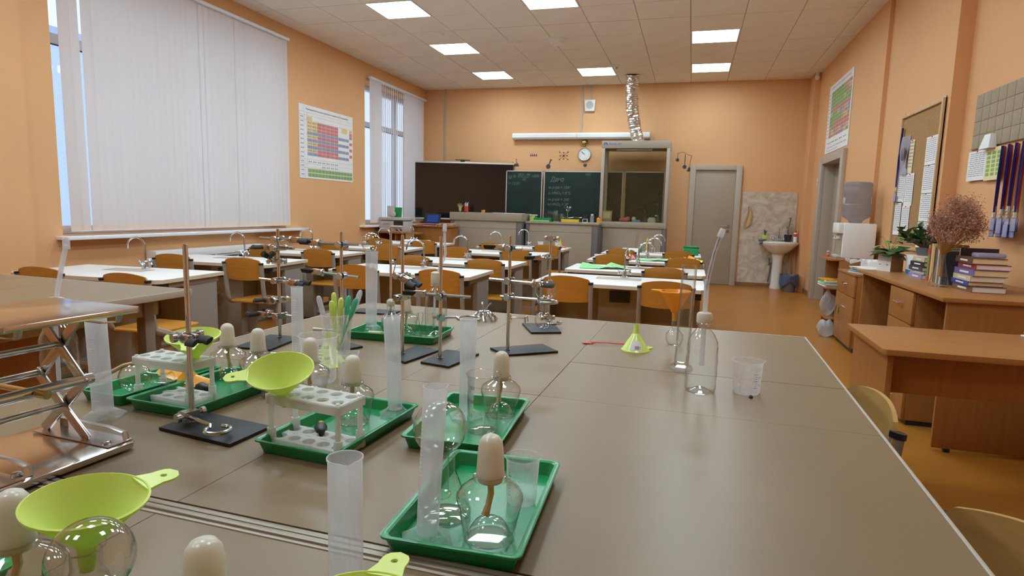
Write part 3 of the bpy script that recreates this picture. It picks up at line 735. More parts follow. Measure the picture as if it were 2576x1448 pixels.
for k, (x, y, r, h) in enumerate(((-2.27, 10.60, .035, .20), (-2.20, 10.70, .045, .14), (-2.31, 10.66, .03, .17))):
    m = MB(); m.lathe([(0, 0), (r, .002), (r, h-.01), (r*1.1, h)], 18); tag(m.build('glass_beaker', K['glass'], loc=(x, y, BZ)), ['tall clear glass at the front of the bench cluster', 'wide clear glass behind the tall glass on the bench', 'narrow clear glass left of the tall glass on the bench'][k], 'glass')
t = thing('glass_funnel', 'clear glass funnel on a stand on the bench', 'funnel', (-2.10, 10.79, BZ))
m = MB(); m.lathe([(.008, .10), (.009, .17), (.085, .27)], 20); m.build('cone', K['glass'], t)
m = MB(); m.lathe([(0, 0), (.04, 0), (.04, .01), (.006, .02), (.006, .11), (.01, .11)], 14); m.build('foot', K['chrome'], t)
jar('small white capped bottle at the right of the bench', -1.64, 10.62, .03, .14, K['ppthin'], BZ, K['white'])
jar('orange bottle beside the fume hood on the bench', -1.53, 10.66, .035, .10, K['orangep'], BZ, K['redp'])
book('lime box standing at the left edge of the bench', -2.70, 10.70, BZ, .09, .16, .10, K['lime'], cat='box', name='paper_box')
m = MB(); m.box(-.07, -.09, 0, .07, .09, .012); tag(m.build('notepad', K['paper'], loc=(-2.70, 10.70, BZ+.101), rz=.3), 'white pad on the lime box on the bench', 'notepad')

# teacher's wooden desk, printer, laptop
t = thing('teacher_desk', 'orange oak teacher desk under the black display', 'desk', (-4.66, 9.90, 0))
m = MB(); m.box(-.02, -.02, .90, .72, .38, .925); m.build('desktop', K['teachwood'], t, .003)
m = MB(); m.box(0, .02, .0, .70, .038, .90); m.build('front_panel', K['teachwood'], t, .002)
for x in (0, .68):
    m = MB(); m.box(x, .04, 0, x+.02, .37, .90); m.build('side_panel', K['teachwood'], t, .002)
t = thing('printer_stand', 'low oak printer stand by the far window sill', 'stand', (-5.17, 9.45, 0))
m = MB(); m.prism([(0, 0), (.62, 0), (.74, .06), (.78, .18), (.74, .40), (0, .44)], .785, .808); m.build('shelf', K['teachwood'], t, .002)
m = MB(); m.box(.02, .03, 0, .04, .42, .785); m.build('side_panel', K['teachwood'], t, .002)
m = MB(); m.box(.36, .05, 0, .38, .42, .785); m.build('side_panel', K['teachwood'], t, .002)
m = MB(); m.box(.04, .40, .2, .36, .415, .785); m.build('back_panel', K['teachwood'], t, .002)
t = thing('printer', 'grey beige laser printer on the oak stand', 'printer', (-5.10, 9.50, .809))
m = MB(); m.box(0, 0, 0, .46, .34, .185); m.build('body', K['greybeige'], t, .012)
m = MB(); m.box(-.01, -.005, .195, .47, .35, .245); m.build('scanner_lid', K['greybeige'], t, .012)
m = MB(); m.box(.02, .02, .185, .44, .33, .196); m.build('gap', K['black'], t, smooth=False)
m = MB(); m.box(.27, -.004, .115, .44, .10, .184); m.build('output_slot', K['black'], t, smooth=False)
m = MB(); m.box(.24, -.012, .09, .43, .06, .108, RX(.25)); m.build('paper_tray', K['white'], t, .003)
m = MB(); m.box(.31, -.004, .02, .42, .0, .05); m.build('front_slot', K['black'], t, smooth=False)
m = MB(); m.box(.06, -.003, .13, .19, .0, .137); m.build('logo_strip', K['darkgrey'], t, smooth=False)
t = thing('photo_card', 'green and silver certificate leaning behind the printer', 'certificate', (-5.02, 9.74, 1.055))
m = MB(); m.box(-.06, .0, 0, .08, .006, .19, RX(-.12)); m.build('left_sheet', K['alu'], t, smooth=False)
m = MB(); m.box(.06, .012, 0, .21, .018, .17, RX(-.12)); m.build('right_sheet', K['green'], t, smooth=False)
m = MB(); m.sphere((.06, -.02, .05), .055, 14, None, (1.1, .4, 1)); m.build('photo_figure', K['greybeige'], t)
t = thing('laptop', 'black laptop with a blue sticker lid on the teacher desk', 'laptop', (-4.42, 10.14, .927), -.15)
m = MB(); m.box(-.17, -.02, 0, .17, .22, .018); m.build('keyboard_base', K['black'], t, .005)
m = MB(); m.box(-.17, -.012, 0, .17, .004, .20, T(0, .0, .012) @ RX(-.3)); m.build('lid', K['black'], t, .006)
m = MB(); m.box(-.10, -.0145, .04, .13, -.012, .17, T(0, .0, .012) @ RX(-.3)); m.build('sticker', K['bluescreen'], t, smooth=False)
def paper_stack(label, x, y, z, sx_, sy, n, cols, rz, name='paper_pile', cat='papers', th=.006):
    t = thing(name, label, cat, (x, y, z), rz)
    for k in range(n):
        q = MB(); q.box(-sx_/2, -sy/2, 0, sx_/2, sy/2, th); o = q.build('sheet', cols[k % len(cols)], t, smooth=False); o.location = (random.uniform(-.02, .02), random.uniform(-.02, .02), k*(th+.0005)); o.rotation_euler = (0, 0, random.uniform(-.25, .25))
    return t
paper_stack('pile of papers in front of the black laptop', -4.35, 9.98, .926, .24, .17, 5, [K['paper'], K['pink'], K['bluescreen']], .1)
paper_stack('slanted pile of notebooks at the right of the teacher desk', -4.08, 10.05, .926, .26, .18, 7, [K['paper'], K['yellowp'], K['pink'], K['greybeige']], .4)
paper_stack('loose booklets between the printer and the laptop', -4.58, 10.02, .926, .12, .2, 4, [K['yellowp'], K['pink']], .5)

# on the far wall
t = thing('projection_screen', 'white roll-up projection screen case above the chalkboard', 'screen case', (-3.35, YF-.005, 2.556))
def octo(x0, x1):
    q = MB(); pr_ = [(0, 0), (-.10, 0), (-.125, .03), (-.125, .085), (-.09, .115), (0, .115)]
    v = [(x0, y, z) for y, z in pr_]+[(x1, y, z) for y, z in pr_]; n = 6
    q.add(v, [tuple(range(n)), tuple(range(2*n-1, n-1, -1))]+[(i, (i+1) % n, n+(i+1) % n, n+i) for i in range(n)]); return q
octo(0, 1.23).build('case_half', K['white'], t, .003); octo(1.236, 2.545).build('case_half', K['white'], t, .003)
octo(2.546, 2.556).build('end_cap', K['alu'], t); m = MB(); m.tube([(.03, -.06, 0), (.03, -.06, -.03)], .008, 8); m.build('pull_knob', K['yellowp'], t)
t = thing('wall_clock', 'round white wall clock showing ten to ten below the screen case', 'clock', (-1.973, YF, 2.288))
m = MB(); m.lathe([(0, 0), (.125, 0), (.125, .03), (.115, .042), (.106, .036)], 36, RX(PI/2)); m.build('rim', K['alu'], t)
m = MB(); m.lathe([(.107, .030), (0, .030)], 36, RX(PI/2)); m.build('dial', K['white'], t)
m = MB()
for a, L, wd in ((-58, .055, .008), (-60+5, .085, .006)):
    pass
def hand(ang, L, wd):
    q = MB(); q.box(-wd/2, -.034, -.012, wd/2, -.032, L, RY(math.radians(ang))); q.build('hand', K['inkb'], t, smooth=False)
hand(-58, .055, .009); hand(-50, .085, .006)
for k in range(12):
    a = PI/6*(k+1); me = text_mesh(str(k+1), K['inkb'], None, .017); me.transform(T(-.007, 0, -.008) @ ROT_FAR); link('numeral', me, t, (.085*math.sin(a), -.032, .085*math.cos(a)))
t = thing('alarm_bell', 'small round brass alarm bell above the wall clock', 'bell', (-1.985, YF, 2.50))
m = MB(); m.lathe([(0, .07), (.03, .065), (.055, .045), (.065, .015), (.06, .01)], 24, RX(PI/2)); m.build('gong', K['gold'], t)
m = MB(); m.lathe([(0, 0), (.03, 0), (.03, .02)], 16, RX(PI/2)); m.build('mount', K['darkgrey'], t)
t = thing('wall_speaker', 'white wall loudspeaker above the projection screen case', 'speaker', (-1.906, YF, 3.06))
m = MB(); m.prism([(-.085, 0), (.085, 0), (.10, .20), (-.10, .20)], 0, .07, RX(PI/2)); m.build('case', K['white'], t, .005)
m = MB(); m.lathe([(0, 0), (.065, 0), (.068, -.004), (.068, .004)], 24, T(0, -.0715, .105) @ RX(PI/2)); m.build('grille', K['greybeige'], t)
for n, (x, z0) in enumerate(((-4.762, 2.1), (-2.054, 2.67), (-1.90, 3.26))):
    m = MB(); m.box(-.014, -.016, z0, .014, 0, CZ); tag(m.build('cable_duct', K['frame'], loc=(x, YF, 0), smooth=False), ['thin pale cable duct running down to the black display', 'thin pale cable duct running down to the screen case', 'short pale cable duct above the wall loudspeaker'][n], 'cable duct')
# wall stickers: chemistry glassware
def sticker(label, x, z, parts):
    q = MB()
    for p in parts: q.add([(a, -.0015, b) for a, b in p], [tuple(range(len(p)))]); q.add([(a, 0, b) for a, b in p], [tuple(reversed(range(len(p))))])
    tag(q.build('wall_sticker', K['inkb'], loc=(x, YF-.001, z), smooth=False), label, 'sticker')
def seg(x0, z0, x1, z1, wd=.008):
    dx, dz = x1-x0, z1-z0; L = math.hypot(dx, dz) or 1; nx, nz = -dz/L*wd/2, dx/L*wd/2
    return [(x0+nx, z0+nz), (x1+nx, z1+nz), (x1-nx, z1-nz), (x0-nx, z0-nz)]
def disc(x, z, r, n=10): return [(x+r*math.cos(2*PI*k/n), z+r*math.sin(2*PI*k/n)) for k in range(n)]
sticker('black burner flask sticker left above the chalkboard', -3.29, 2.06, [[(-.06, 0), (.06, 0), (.03, .05), (-.03, .05)], seg(0, .05, 0, .13), seg(-.02, .13, .02, .13), seg(.0, .09, .05, .03), seg(-.05, .05, -.08, .09)])
sticker('black row of small bottles sticker on the wall', -3.02, 2.25, [[(a, 0), (a+.03, 0), (a+.018, .05), (a+.012, .05)] for a in (0, .036, .072, .108)])
sticker('black round flask sticker above the chalkboard joint', -2.66, 2.06, [disc(0, 0, .045), seg(.01, .03, .05, .13, .022), seg(.03, .135, .075, .12, .01)])
ml = []
for k in range(8):
    a = k*PI/4; r_ = .045+.03*(k % 2); ml += [seg(0, 0, r_*1.5*math.cos(a), r_*1.3*math.sin(a), .004), disc(r_*1.5*math.cos(a), r_*1.3*math.sin(a), .012, 8)]
sticker('black molecule sticker left of the wall clock', -2.37, 2.26, ml+[disc(0, 0, .014, 8)])
sticker('small black drop sticker below the wall clock', -1.96, 2.08, [[(0, -.03), (.04, 0), (.03, .03), (0, .035), (-.035, .02), (-.03, 0)], seg(-.05, .08, -.01, .03, .004)])
sticker('black distillation apparatus sticker right of the fume hood', -.30, 2.09, [disc(.0, .10, .03), seg(.0, .12, .0, .22), seg(0, .22, .09, .24, .006), disc(.13, -.02, .035), seg(.13, .01, .13, .20, .012), seg(.09, .24, .20, .18, .006), seg(.20, .18, .24, .18, .006), [(.17, -.10), (.25, -.10), (.225, -.03), (.195, -.03)], seg(.24, .18, .21, -.03, .008)])

# periodic charts
def chart(label, loc, rot, Wd, Ht, kind, title, cat='wall chart'):
    t = bpy.data.objects.new('periodic_chart', None); C.objects.link(t); t.location = loc; t.rotation_euler = rot.to_euler(); tag(t, label, cat)
    q = MB(); q.box(0, 0, -.003, Wd, Ht, 0); q.build('sheet', K['paper'], t, smooth=False)
    mats = [K['c_yel'], K['c_red'], K['c_blu'], K['c_grn'], K['c_tan'], K['ink']]
    q = MB()
    def cell(x0, y0, x1, y1, k): q.cur = k; q.quad((x0*Wd, y0*Ht, .0012), (x1*Wd, y0*Ht, .0012), (x1*Wd, y1*Ht, .0012), (x0*Wd, y1*Ht, .0012))
    def rows(x0, x1, y, h, n, k):
        for a in range(n): cell(x0+(x1-x0)*a/n+.0015, y, x0+(x1-x0)*(a+1)/n-.0015, y+h-.004, k)
    def ticks(x0, x1, y, h, n):
        for a in range(n):
            xa = x0+(x1-x0)*a/n; wv = (x1-x0)/n
            q.cur = 5
            for u, ww in ((.12, .3), (.55, .28)): q.quad(((xa+wv*u)*Wd, (y+h*.3)*Ht, .0018), ((xa+wv*(u+ww))*Wd, (y+h*.3)*Ht, .0018), ((xa+wv*(u+ww))*Wd, (y+h*.62)*Ht, .0018), ((xa+wv*u)*Wd, (y+h*.62)*Ht, .0018))
    if kind == 0:
        ys = [.855-.0535*i for i in range(12)]
        cell(.135, .80, .22, .85, 0)
        pat = [(0, 1), (0, 1), (0, 1), (2, 2), (0, 1), (2, 2), (0, 1), (2, 2), (0, 1), (2, 1)]
        for i, (a, b) in enumerate(pat):
            y = .745-.0475*i
            rows(.135, .31, y, .048, 2, a); rows(.31, .70, y, .048, 5, b); ticks(.135, .70, y, .048, 7)
            if i % 2 == 1 and i > 2 or i == 3: rows(.70, .915, y, .048, 3, 2); ticks(.70, .915, y, .048, 3)
            if i in (0, 1, 2, 4, 6, 8): rows(.925, .985, y, .048, 1, 0 if i == 0 else 1); ticks(.925, .985, y, .048, 1)
        cell(.77, .72, .88, .79, 0)
        rows(.14, .985, .085, .055, 14, 3); rows(.14, .985, .025, .055, 14, 3); ticks(.14, .985, .085, .055, 14); ticks(.14, .985, .025, .055, 14)
        ticks(.14, .70, .21, .05, 7); ticks(.38, .70, .15, .05, 4)
        for y in (.145, .205, .265, .795, .86, .90): q.cur = 5; q.quad((.015*Wd, y*Ht, .0012), (.985*Wd, y*Ht, .0012), (.985*Wd, (y+.0025)*Ht, .0012), (.015*Wd, (y+.0025)*Ht, .0012))
        for x in (.012, .085, .13): q.cur = 5; q.quad((x*Wd, .02*Ht, .0012), ((x+.002)*Wd, .02*Ht, .0012), ((x+.002)*Wd, .90*Ht, .0012), (x*Wd, .90*Ht, .0012))
        for i in range(14): ticks(.02, .08, .03+.06*i, .05, 1)
    else:
        order = [3, 3, 4, 3, 3, 1, 3, 4, 2, 3, 0, 1, 1, 3, 0, 4]
        for i in range(13):
            y = .84-.052*i
            for a in range(8):
                k = 3 if (a < 5 and (i < 5 or 7 <= i < 9)) else order[(a*3+i*5) % 16]
                if i in (5, 9, 10) and a > 1: k = 1
                if i in (6, 11) and a > 2: k = [0, 2, 4][(a+i) % 3]
                cell(.13+.105*a+.002, y, .13+.105*(a+1)-.002, y+.048, k)
            ticks(.13, .97, y, .048, 8); ticks(.02, .10, y, .05, 1)
        ticks(.1, .95, .12, .05, 5); ticks(.1, .95, .06, .04, 6); ticks(.1, .6, .02, .03, 5)
    tag(q.build('printed_cells', mats, t, smooth=False), kind='stuff')
    me = text_mesh(title, K['inkb'], Wd*.78, Ht*.028); link('title', me, t, (Wd*.12, Ht*.93, .002))
    return t
RL = Matrix(((0, 0, 1), (1, 0, 0), (0, 1, 0))); RR = Matrix(((0, 0, -1), (-1, 0, 0), (0, 1, 0)))
chart('red and blue periodic table chart on the wall between the two windows', (XL+.006, 7.42, 1.60), RL, 1.39, 1.0, 0, 'Периодическая система химических элементов Д.И. Менделеева')
chart('green and red solubility chart above the right hand door', (XA-.006, 10.30, 2.17), RR, 1.42, .97, 1, 'Растворимость кислот, оснований и солей в воде')

# ================================================================ STUDENT DESKS AND CHAIRS
def make_desk():
    t = thing('lab_desk', '', 'desk')
    q = MB(); q.prism([(-.57, 0), (.57, 0), (.60, .03), (.60, .63), (-.60, .63), (-.60, .03)], .707, .735); q.build('desktop', K['desk'], t, .003)
    q = MB(); q.prism([(-.571, -.0012), (.571, -.0012), (.6012, .0295), (.6012, .631), (-.6012, .631), (-.6012, .0295)], .708, .7325); q.build('edge_band', K['deskedge'], t, smooth=False)
    for s in (-1, 1):
        x = s*.555
        q = MB(); q.box(x-.02, .07, .667, x+.02, .60, .706); q.build('top_rail', K['legmetal'], t, .003)
        q = MB(); q.box(x-.025, .06, .655, x+.025, .11, .7065); q.build('rail_cap', K['black'], t, .003)
        q = MB(); q.box(x-.018, .30, .03, x+.018, .585, .667); q.build('leg', K['legmetal'], t, .003)
        q = MB(); q.box(x-.022, .04, 0, x+.022, .61, .03); q.build('foot', K['legmetal'], t, .004)
    q = MB(); q.box(-.535, .50, .22, .535, .516, .70); q.build('modesty_panel', K['panel'], t, .002)
    q = MB(); q.box(-.16, .29, .02, .16, .49, .705); q.build('plumbing_box', K['panel'], t, .004)
    q = MB(); q.box(-.075, .265, .575, .075, .289, .66)
    for a in (-.06, .06):
        for b in (.59, .645): q.box(a-.004, .2635, b-.004, a+.004, .2655, b+.004)
    q.build('socket_box', K['black'], t, .003)
    q = MB(); q.box(-.20, .36, .735, .14, .365, .7375); q.box(-.20, .485, .735, .14, .49, .7375); q.box(-.20, .365, .735, -.195, .485, .7375); q.box(.135, .365, .735, .14, .485, .7375); q.box(-.195, .365, .7345, .135, .485, .7357); q.build('drip_sink', K['frame'], t, smooth=False)
    f = bpy.data.objects.new('faucet', None); C.objects.link(f); f.parent = t; f.location = (.0, .55, .736)
    q = MB(); q.lathe([(0, 0), (.03, 0), (.03, .008), (.018, .012), (.016, .05), (.011, .06), (0, .06)], 16)
    pth = [(0, 0, .055), (0, 0, .165)]+[(-.075+.075*math.cos(a), 0, .165+.065*math.sin(a)) for a in [PI*k/9 for k in range(1, 10)]]+[(-.153, 0, .145)]
    q.tube(pth, .0075, 8); q.build('spout', K['chrome'], f)
    for s in (-1, 1):
        q = MB(); q.tube([(0, 0, .035), (0, s*.045, .045)], .008, 8)
        for a in range(4): q.tube([(0, s*.045, .045), (.024*math.cos(a*PI/2+.6), s*.045, .045+.024*math.sin(a*PI/2+.6))], .006, 6)
        q.build('cross_handle', K['chrome'], f)
    return t

def backrest_mesh(m):
    q = MB(); nx, nz = 14, 6; W2_ = .178
    def pt(i, j, off):
        u = -1+2*i/nx; v = j/nz
        zt = .812-.030*abs(u)**2.2-(.030*max(0, (abs(u)-.84)/.16)**2); zb = .640-.012*(1-u*u)+.020*max(0, (abs(u)-.88)/.12)**2
        return (W2_*u, -.028*(1-u*u)-.02*v+off, zb+(zt-zb)*v)
    N = (nz+1)
    for off in (0, .010):
        for i in range(nx+1):
            for j in range(nz+1): q.v.append(pt(i, j, off))
    o2 = (nx+1)*N
    for i in range(nx):
        for j in range(nz):
            a = i*N+j; q.f.append((a, a+1, a+N+1, a+N)); q.f.append((o2+a, o2+a+N, o2+a+N+1, o2+a+1))
    for i in range(nx):
        a = i*N; b = a+nz; q.f.append((a, a+N, o2+a+N, o2+a)); q.f.append((b, o2+b, o2+b+N, b+N))
    for j in range(nz):
        a = j; b = nx*N+j; q.f.append((a, o2+a, o2+a+1, a+1)); q.f.append((b, b+1, o2+b+1, o2+b))
    q.mi = [0]*len(q.f)
    return q.mesh('backrest', m)
def make_chair(pm):
    t = thing('school_chair', '', 'chair')
    link('backrest', backrest_mesh(pm), t)
    q = MB(); q.prism([(-.15, .02), (.15, .02), (.185, .07), (.185, .33), (.16, .385), (-.16, .385), (-.185, .33), (-.185, .07)], .440, .453); q.build('seat', pm, t, .004)
    for s in (-1, 1):
        x = s*.170
        q = MB(); q.tube([(x, -.022, .762), (x, -.012, .66), (x, .0, .55), (x, .012, .48), (x, .03, .448), (x, .07, .432), (x, .33, .432)], .017, 10, flat=.55); q.build('frame_tube', K['chairtube'], t)
        q = MB(); q.tube([(x, -.0225, .758), (x, -.0235, .772)], .019, 10, flat=.62); q.build('tube_cap', K['black'], t)
        q = MB(); q.box(s*.165-.014, .17, .03, s*.165+.014, .215, .43)
        q.build('leg', K['chairtube'], t, .003)
        q = MB(); q.box(s*.165-.016, -.03, 0, s*.165+.016, .40, .03); q.build('runner', K['chairtube'], t, .006)
    q = MB(); q.box(-.152, .18, .13, .152, .205, .155); q.build('crossbar', K['chairtube'], t, .003)
    return t
desk0 = make_desk(); chair0 = make_chair(K['ply'])
used = [False, False]
COLS = {'L': 'window-side', 'M': 'middle', 'R': 'door-side'}
ORD = ['nearest', 'second nearest', 'third nearest', 'fourth nearest', 'farthest']
desks = {
 'L': [((-3.86, 3.10), .07, 0), ((-3.95, 4.28), .07, 0), ((-4.03, 5.46), .05, 0), ((-3.80, 6.56), .05, PI), ((-3.86, 7.72), .04, PI/2)],
 'M': [((-2.17, 4.28), 0, .25), ((-2.14, 5.27), 0, 0), ((-2.21, 6.66), 0, .5), ((-2.18, 7.86), 0, .6)],
 'R': [((-.480, 4.34), 0, PI/2+.35), ((-.455, 5.35), 0, PI), ((-.45, 6.53), 0, PI), ((-.46, 7.66), 0, PI)]}
chairs = {
 'L': [[(-3.95, 2.9), (-3.24, 2.88)], [(-4.10, 4.1), (-3.41, 4.1)], [(-4.16, 5.3), (-3.52, 5.3)], [(-4.00, 6.35), (-3.33, 6.35)], [(-4.03, 7.5), (-3.38, 7.5)]],
 'M': [[(-2.37, 4.05), (-1.70, 4.05)], [(-2.40, 5.1), (-1.715, 5.1)], [(-2.53, 6.5), (-1.83, 6.5)], [(-2.47, 7.65), (-1.745, 7.65)]],
 'R': [[(-.79, 4.1), (-.13, 4.1)], [(-.80, 5.15), (-.185, 5.15)], [(-.77, 6.35), (-.045, 6.35)], [(-.785, 7.5), (-.12, 7.5)]]}
for c in 'LMR':
    n = len(desks[c])
    for k, ((x, y), a, fa) in enumerate(desks[c]):
        oname = ORD[k] if k < n-1 else 'farthest'
        lab = f'white lab desk with a gooseneck tap, {oname} of the {COLS[c]} column'
        if not used[0]: d = desk0; used[0] = True; d.location = (x, y, 0); d.rotation_euler = (0, 0, a); d['label'] = lab; d['group'] = 'white student lab desks'
        else: d = clone(desk0, (x, y, 0), a, lab)
        for ch in d.children:
            if ch.name.startswith('faucet'): ch.rotation_euler = (0, 0, fa)
        for s, (cx, cy_) in zip(('left', 'right'), chairs[c][k]):
            if c == 'R' and k == 1 and s == 'left': lab = f'orange plywood chair tucked at the left of the {oname} {COLS[c]} desk'
            lab = f'orange plywood chair at the {s} place of the {oname} {COLS[c]} desk'
            if c == 'R' and k == 1 and s == 'left': continue
            if not used[1]: o = chair0; used[1] = True; o.location = (cx, cy_+.02, 0); o.rotation_euler = (0, 0, a); o['label'] = lab; o['group'] = 'orange plywood chairs at the white desks'
            else: o = clone(chair0, (cx, cy_+.02, 0), a+random.uniform(-.06, .06), lab)
ch2 = make_chair(K['plylight']); ch2['label'] = 'pale plywood chair tucked under the right side of the island table'; ch2.location = (.445, 1.70, 0); ch2.rotation_euler = (0, 0, PI/2+.06)
ch3 = make_chair(K['plylight']); ch3['label'] = 'pale plywood chair turned at an angle, nearest at the right edge'; ch3.location = (.505, .97, 0); ch3.rotation_euler = (0, 0, 2.15)

# small things on the student desks
DZ_ = .736
def folded(label, x, y, m, sx_, sy, h, rz, cat='paper', name='paper_sheet'):
    q = MB(); q.add([(-sx_/2, -sy/2, 0), (-.1*sx_, -sy/2, .002), (-.05*sx_, sy/2, .003), (-sx_/2, sy*.35, h), (sx_*.15, -sy*.42, h*.8), (sx_/2, -sy*.3, .0), (sx_*.45, sy*.4, .004), (sx_*.1, sy*.5, h*1.2)],
        [(0, 1, 2, 3), (1, 4, 7, 2), (4, 5, 6, 7)])
    q.v += [(x_, y_, z_+.0015) for x_, y_, z_ in q.v]; q.f += [tuple(i+8 for i in reversed(f)) for f in q.f]; q.mi += [0]*3
    tag(q.build(name, m, loc=(x, y, DZ_+.001), rz=rz, smooth=False), label, cat)
folded('large folded light green paper on the second nearest door-side desk', -.73, 5.62, K['limeg'], .44, .26, .035, .05)
m = MB(); m.tube([(-.12, 0, .004), (0, 0, .006)], .003, 6); m.tube([(0, 0, .008), (.10, 0, .008)], .008, 8, flat=.6)
tag(m.build('screwdriver', K['skirt'], loc=(-.43, 5.70, DZ_+.001), rz=-.05), 'small brown handled tool beside the green paper', 'tool')
folded('pink paper scrap on the third nearest door-side desk', -.60, 6.85, K['pink'], .12, .12, .04, .3)
folded('light green paper cutouts on the third nearest door-side desk', -.36, 6.78, K['limeg'], .36, .2, .02, 0)
folded('pale blue paper beside the green cutouts', -.06, 6.80, K['bluep'], .16, .16, .012, .2)
folded('orange paper scrap beside the pale blue paper', .02, 6.98, K['orangepaper'], .14, .12, .045, .6)
folded('green sheet behind the pale blue paper', -.10, 7.05, K['limeg'], .2, .12, .012, .2)
folded('yellow paper at the right corner of the third nearest door-side desk', .10, 6.70, K['yelp'], .12, .16, .03, .4)
m = MB(); m.lathe([(0, 0), (.03, .0), (.04, .03), (.035, .03), (.028, .005)], 14, Matrix.Diagonal((1.3, 1, 1, 1)))
tag(m.build('paper_boat', K['paper'], loc=(-.98, 6.95, DZ_)), 'small white dish at the left corner of the third nearest door-side desk', 'dish')
t = thing('green_box', 'green plastic box at the right end of the farthest door-side desk', 'box', (.02, 7.98, DZ_))
m = MB(); m.box(-.09, -.05, 0, .09, .05, .075); m.build('bin', K['green'], t, .004)
m = MB(); m.box(-.095, .04, .07, .095, .055, .10, RX(.2)); m.build('lid', K['green'], t, .003)
m = MB(); m.box(.09, -.03, .02, .105, .03, .045); m.build('handle', K['darkgrey'], t, .003)
t = thing('reagent_tray', 'low white reagent rack with glass droppers on the farthest door-side desk', 'rack', (-.72, 8.05, DZ_))
m = MB(); m.box(-.11, -.05, 0, .11, .05, .05); m.build('box', K['white'], t, .004)
for k, (x, h) in enumerate(((-.08, .13), (.0, .12), (.05, .17), (.07, .21))):
    m = MB(); m.tube([(x, 0, .05), (x+.02*(k-1.5)*.5, 0, .05+h)], .005, 6); m.build('dropper', K['glass'] if k < 2 else K['steel'], t)
t = thing('thermometer_doll', 'yellow spotted stick standing on the farthest door-side desk', 'stick', (-.52, 8.06, DZ_))
m = MB(); m.lathe([(0, 0), (.018, 0), (.018, .03), (.016, .03)], 12); m.build('foot', K['white'], t)
m = MB(); m.tube([(0, 0, .02), (0, 0, .16), (0, 0, .19)], [.015, .015, .003], 12); m.build('body', K['yellow'], t)
for z in (.06, .11, .15):
    m = MB(); m.cbox((0, -.015, z), (.008, .003, .014)); m.build('spot', K['inkb'], t, smooth=False)
m = MB(); m.lathe([(0, 0), (.016, 0), (.012, .04), (.004, .06)], 10); tag(m.build('green_vial', K['green'], loc=(-.60, 8.10, DZ_)), 'tiny green bottle beside the yellow stick', 'vial')
for k, (x, y) in enumerate(((-1.98, 8.30), (-1.74, 8.30))):
    m = MB(); m.lathe([(0, 0), (.03, 0), (.04, .075), (.037, .075), (.028, .005)], 16); tag(m.build('plastic_cup', K['ppthin'], loc=(x, y, DZ_)), ['clear plastic cup left of the chair back on the farthest middle desk', 'clear plastic cup nearer the knife on the farthest middle desk'][k], 'cup')
t = thing('pliers', 'yellow handled pliers lying on the farthest middle desk', 'pliers', (-1.66, 8.2, DZ_), .3)
m = MB(); m.tube([(0, 0, .02), (-.02, .0, .07), (-.035, 0, .14)], [.012, .014, .012], 8, flat=.6); m.build('upper_handle', K['yellow'], t)
m = MB(); m.tube([(0, 0, .02), (.06, 0, .015)], .010, 8); m.build('lower_handle', K['redp'], t)
m = MB(); m.cbox((-.03, 0, .012), (.06, .02, .02)); m.build('jaw', K['black'], t, .003)
t = thing('paper_roll', 'long white paper roll lying on the farthest window-side desk', 'roll', (-3.75, 8.1, DZ_+.02), .04)
m = MB(); m.tube([(-.2, 0, 0), (.2, 0, 0)], .02, 12); m.build('tube', K['paper'], t)
m = MB(); m.tube([(-.203, 0, 0), (.203, 0, 0)], .008, 10); m.build('core', K['greybeige'], t)

# ================================================================ RIGHT SIDE: CABINET, DESKS, COOLER, BOARDS
t = thing('low_cabinet', 'beech cabinet with one wide drawer above two doors', 'cabinet', (1.48, 6.28, 0))
L = .68; CD = .40
m = MB(); m.box(.02, 0, .04, CD, L, .712); m.build('carcass', K['beech'], t, .002)
m = MB(); m.box(.03, .01, 0, CD, L-.01, .04); m.build('plinth', K['black'], t, smooth=False)
m = MB(); m.box(-.005, -.005, .712, CD, L+.005, .732); m.build('cabinet_top', K['beechtop'], t, .002)
m = MB(); m.box(0, .004, .515, .018, L-.004, .708); dr = m.build('drawer', K['beech'], t, .002)
def bar_handle(par, y, z, L=.10, vert=False):
    q = MB()
    if vert: q.tube([(0, y, z), (-.025, y, z+.005), (-.028, y, z+L/2), (-.025, y, z+L-.005), (0, y, z+L)], .005, 8)
    else: q.tube([(0, y, z), (-.025, y+.005, z), (-.028, y+L/2, z), (-.025, y+L-.005, z), (0, y+L, z)], .005, 8)
    return q.build('handle', K['chrome'], par)
bar_handle(dr, .29, .62)
for k, (a, b) in enumerate(((.004, .445), (.45, L-.004))):
    m = MB(); m.box(0, a, .045, .018, b, .510); dd = m.build('door', K['beech'], t, .002)
    bar_handle(dd, .40 if k == 0 else .51, .28, .10, True)
paper_stack('messy pile of papers and a plastic bag on the low beech cabinet', 1.66, 6.45, .733, .24, .36, 9, [K['paper'], K['bluep'], K['paper'], K['greybeige']], .3)
m = MB(); m.box(-.10, -.15, 0, .10, .15, .11); tag(m.build('white_carton', K['paper'], loc=(1.76, 6.75, .733), bevel=.004), 'plain white carton behind the papers on the low cabinet', 'carton')
m = MB()
for i in range(8):
    for j in range(6): m.v.append((-.10+.03*i, -.12+.05*j, .05*abs(math.sin(i*1.3+j*.9))+.003))
for i in range(7):
    for j in range(5): m.f.append((i*6+j, i*6+6+j, i*6+7+j, i*6+1+j)); m.mi.append(0)
tag(m.build('plastic_bag', K['ppthin'], loc=(1.60, 6.72, .80)), 'clear crumpled plastic bag on the papers by the water cooler', 'bag')

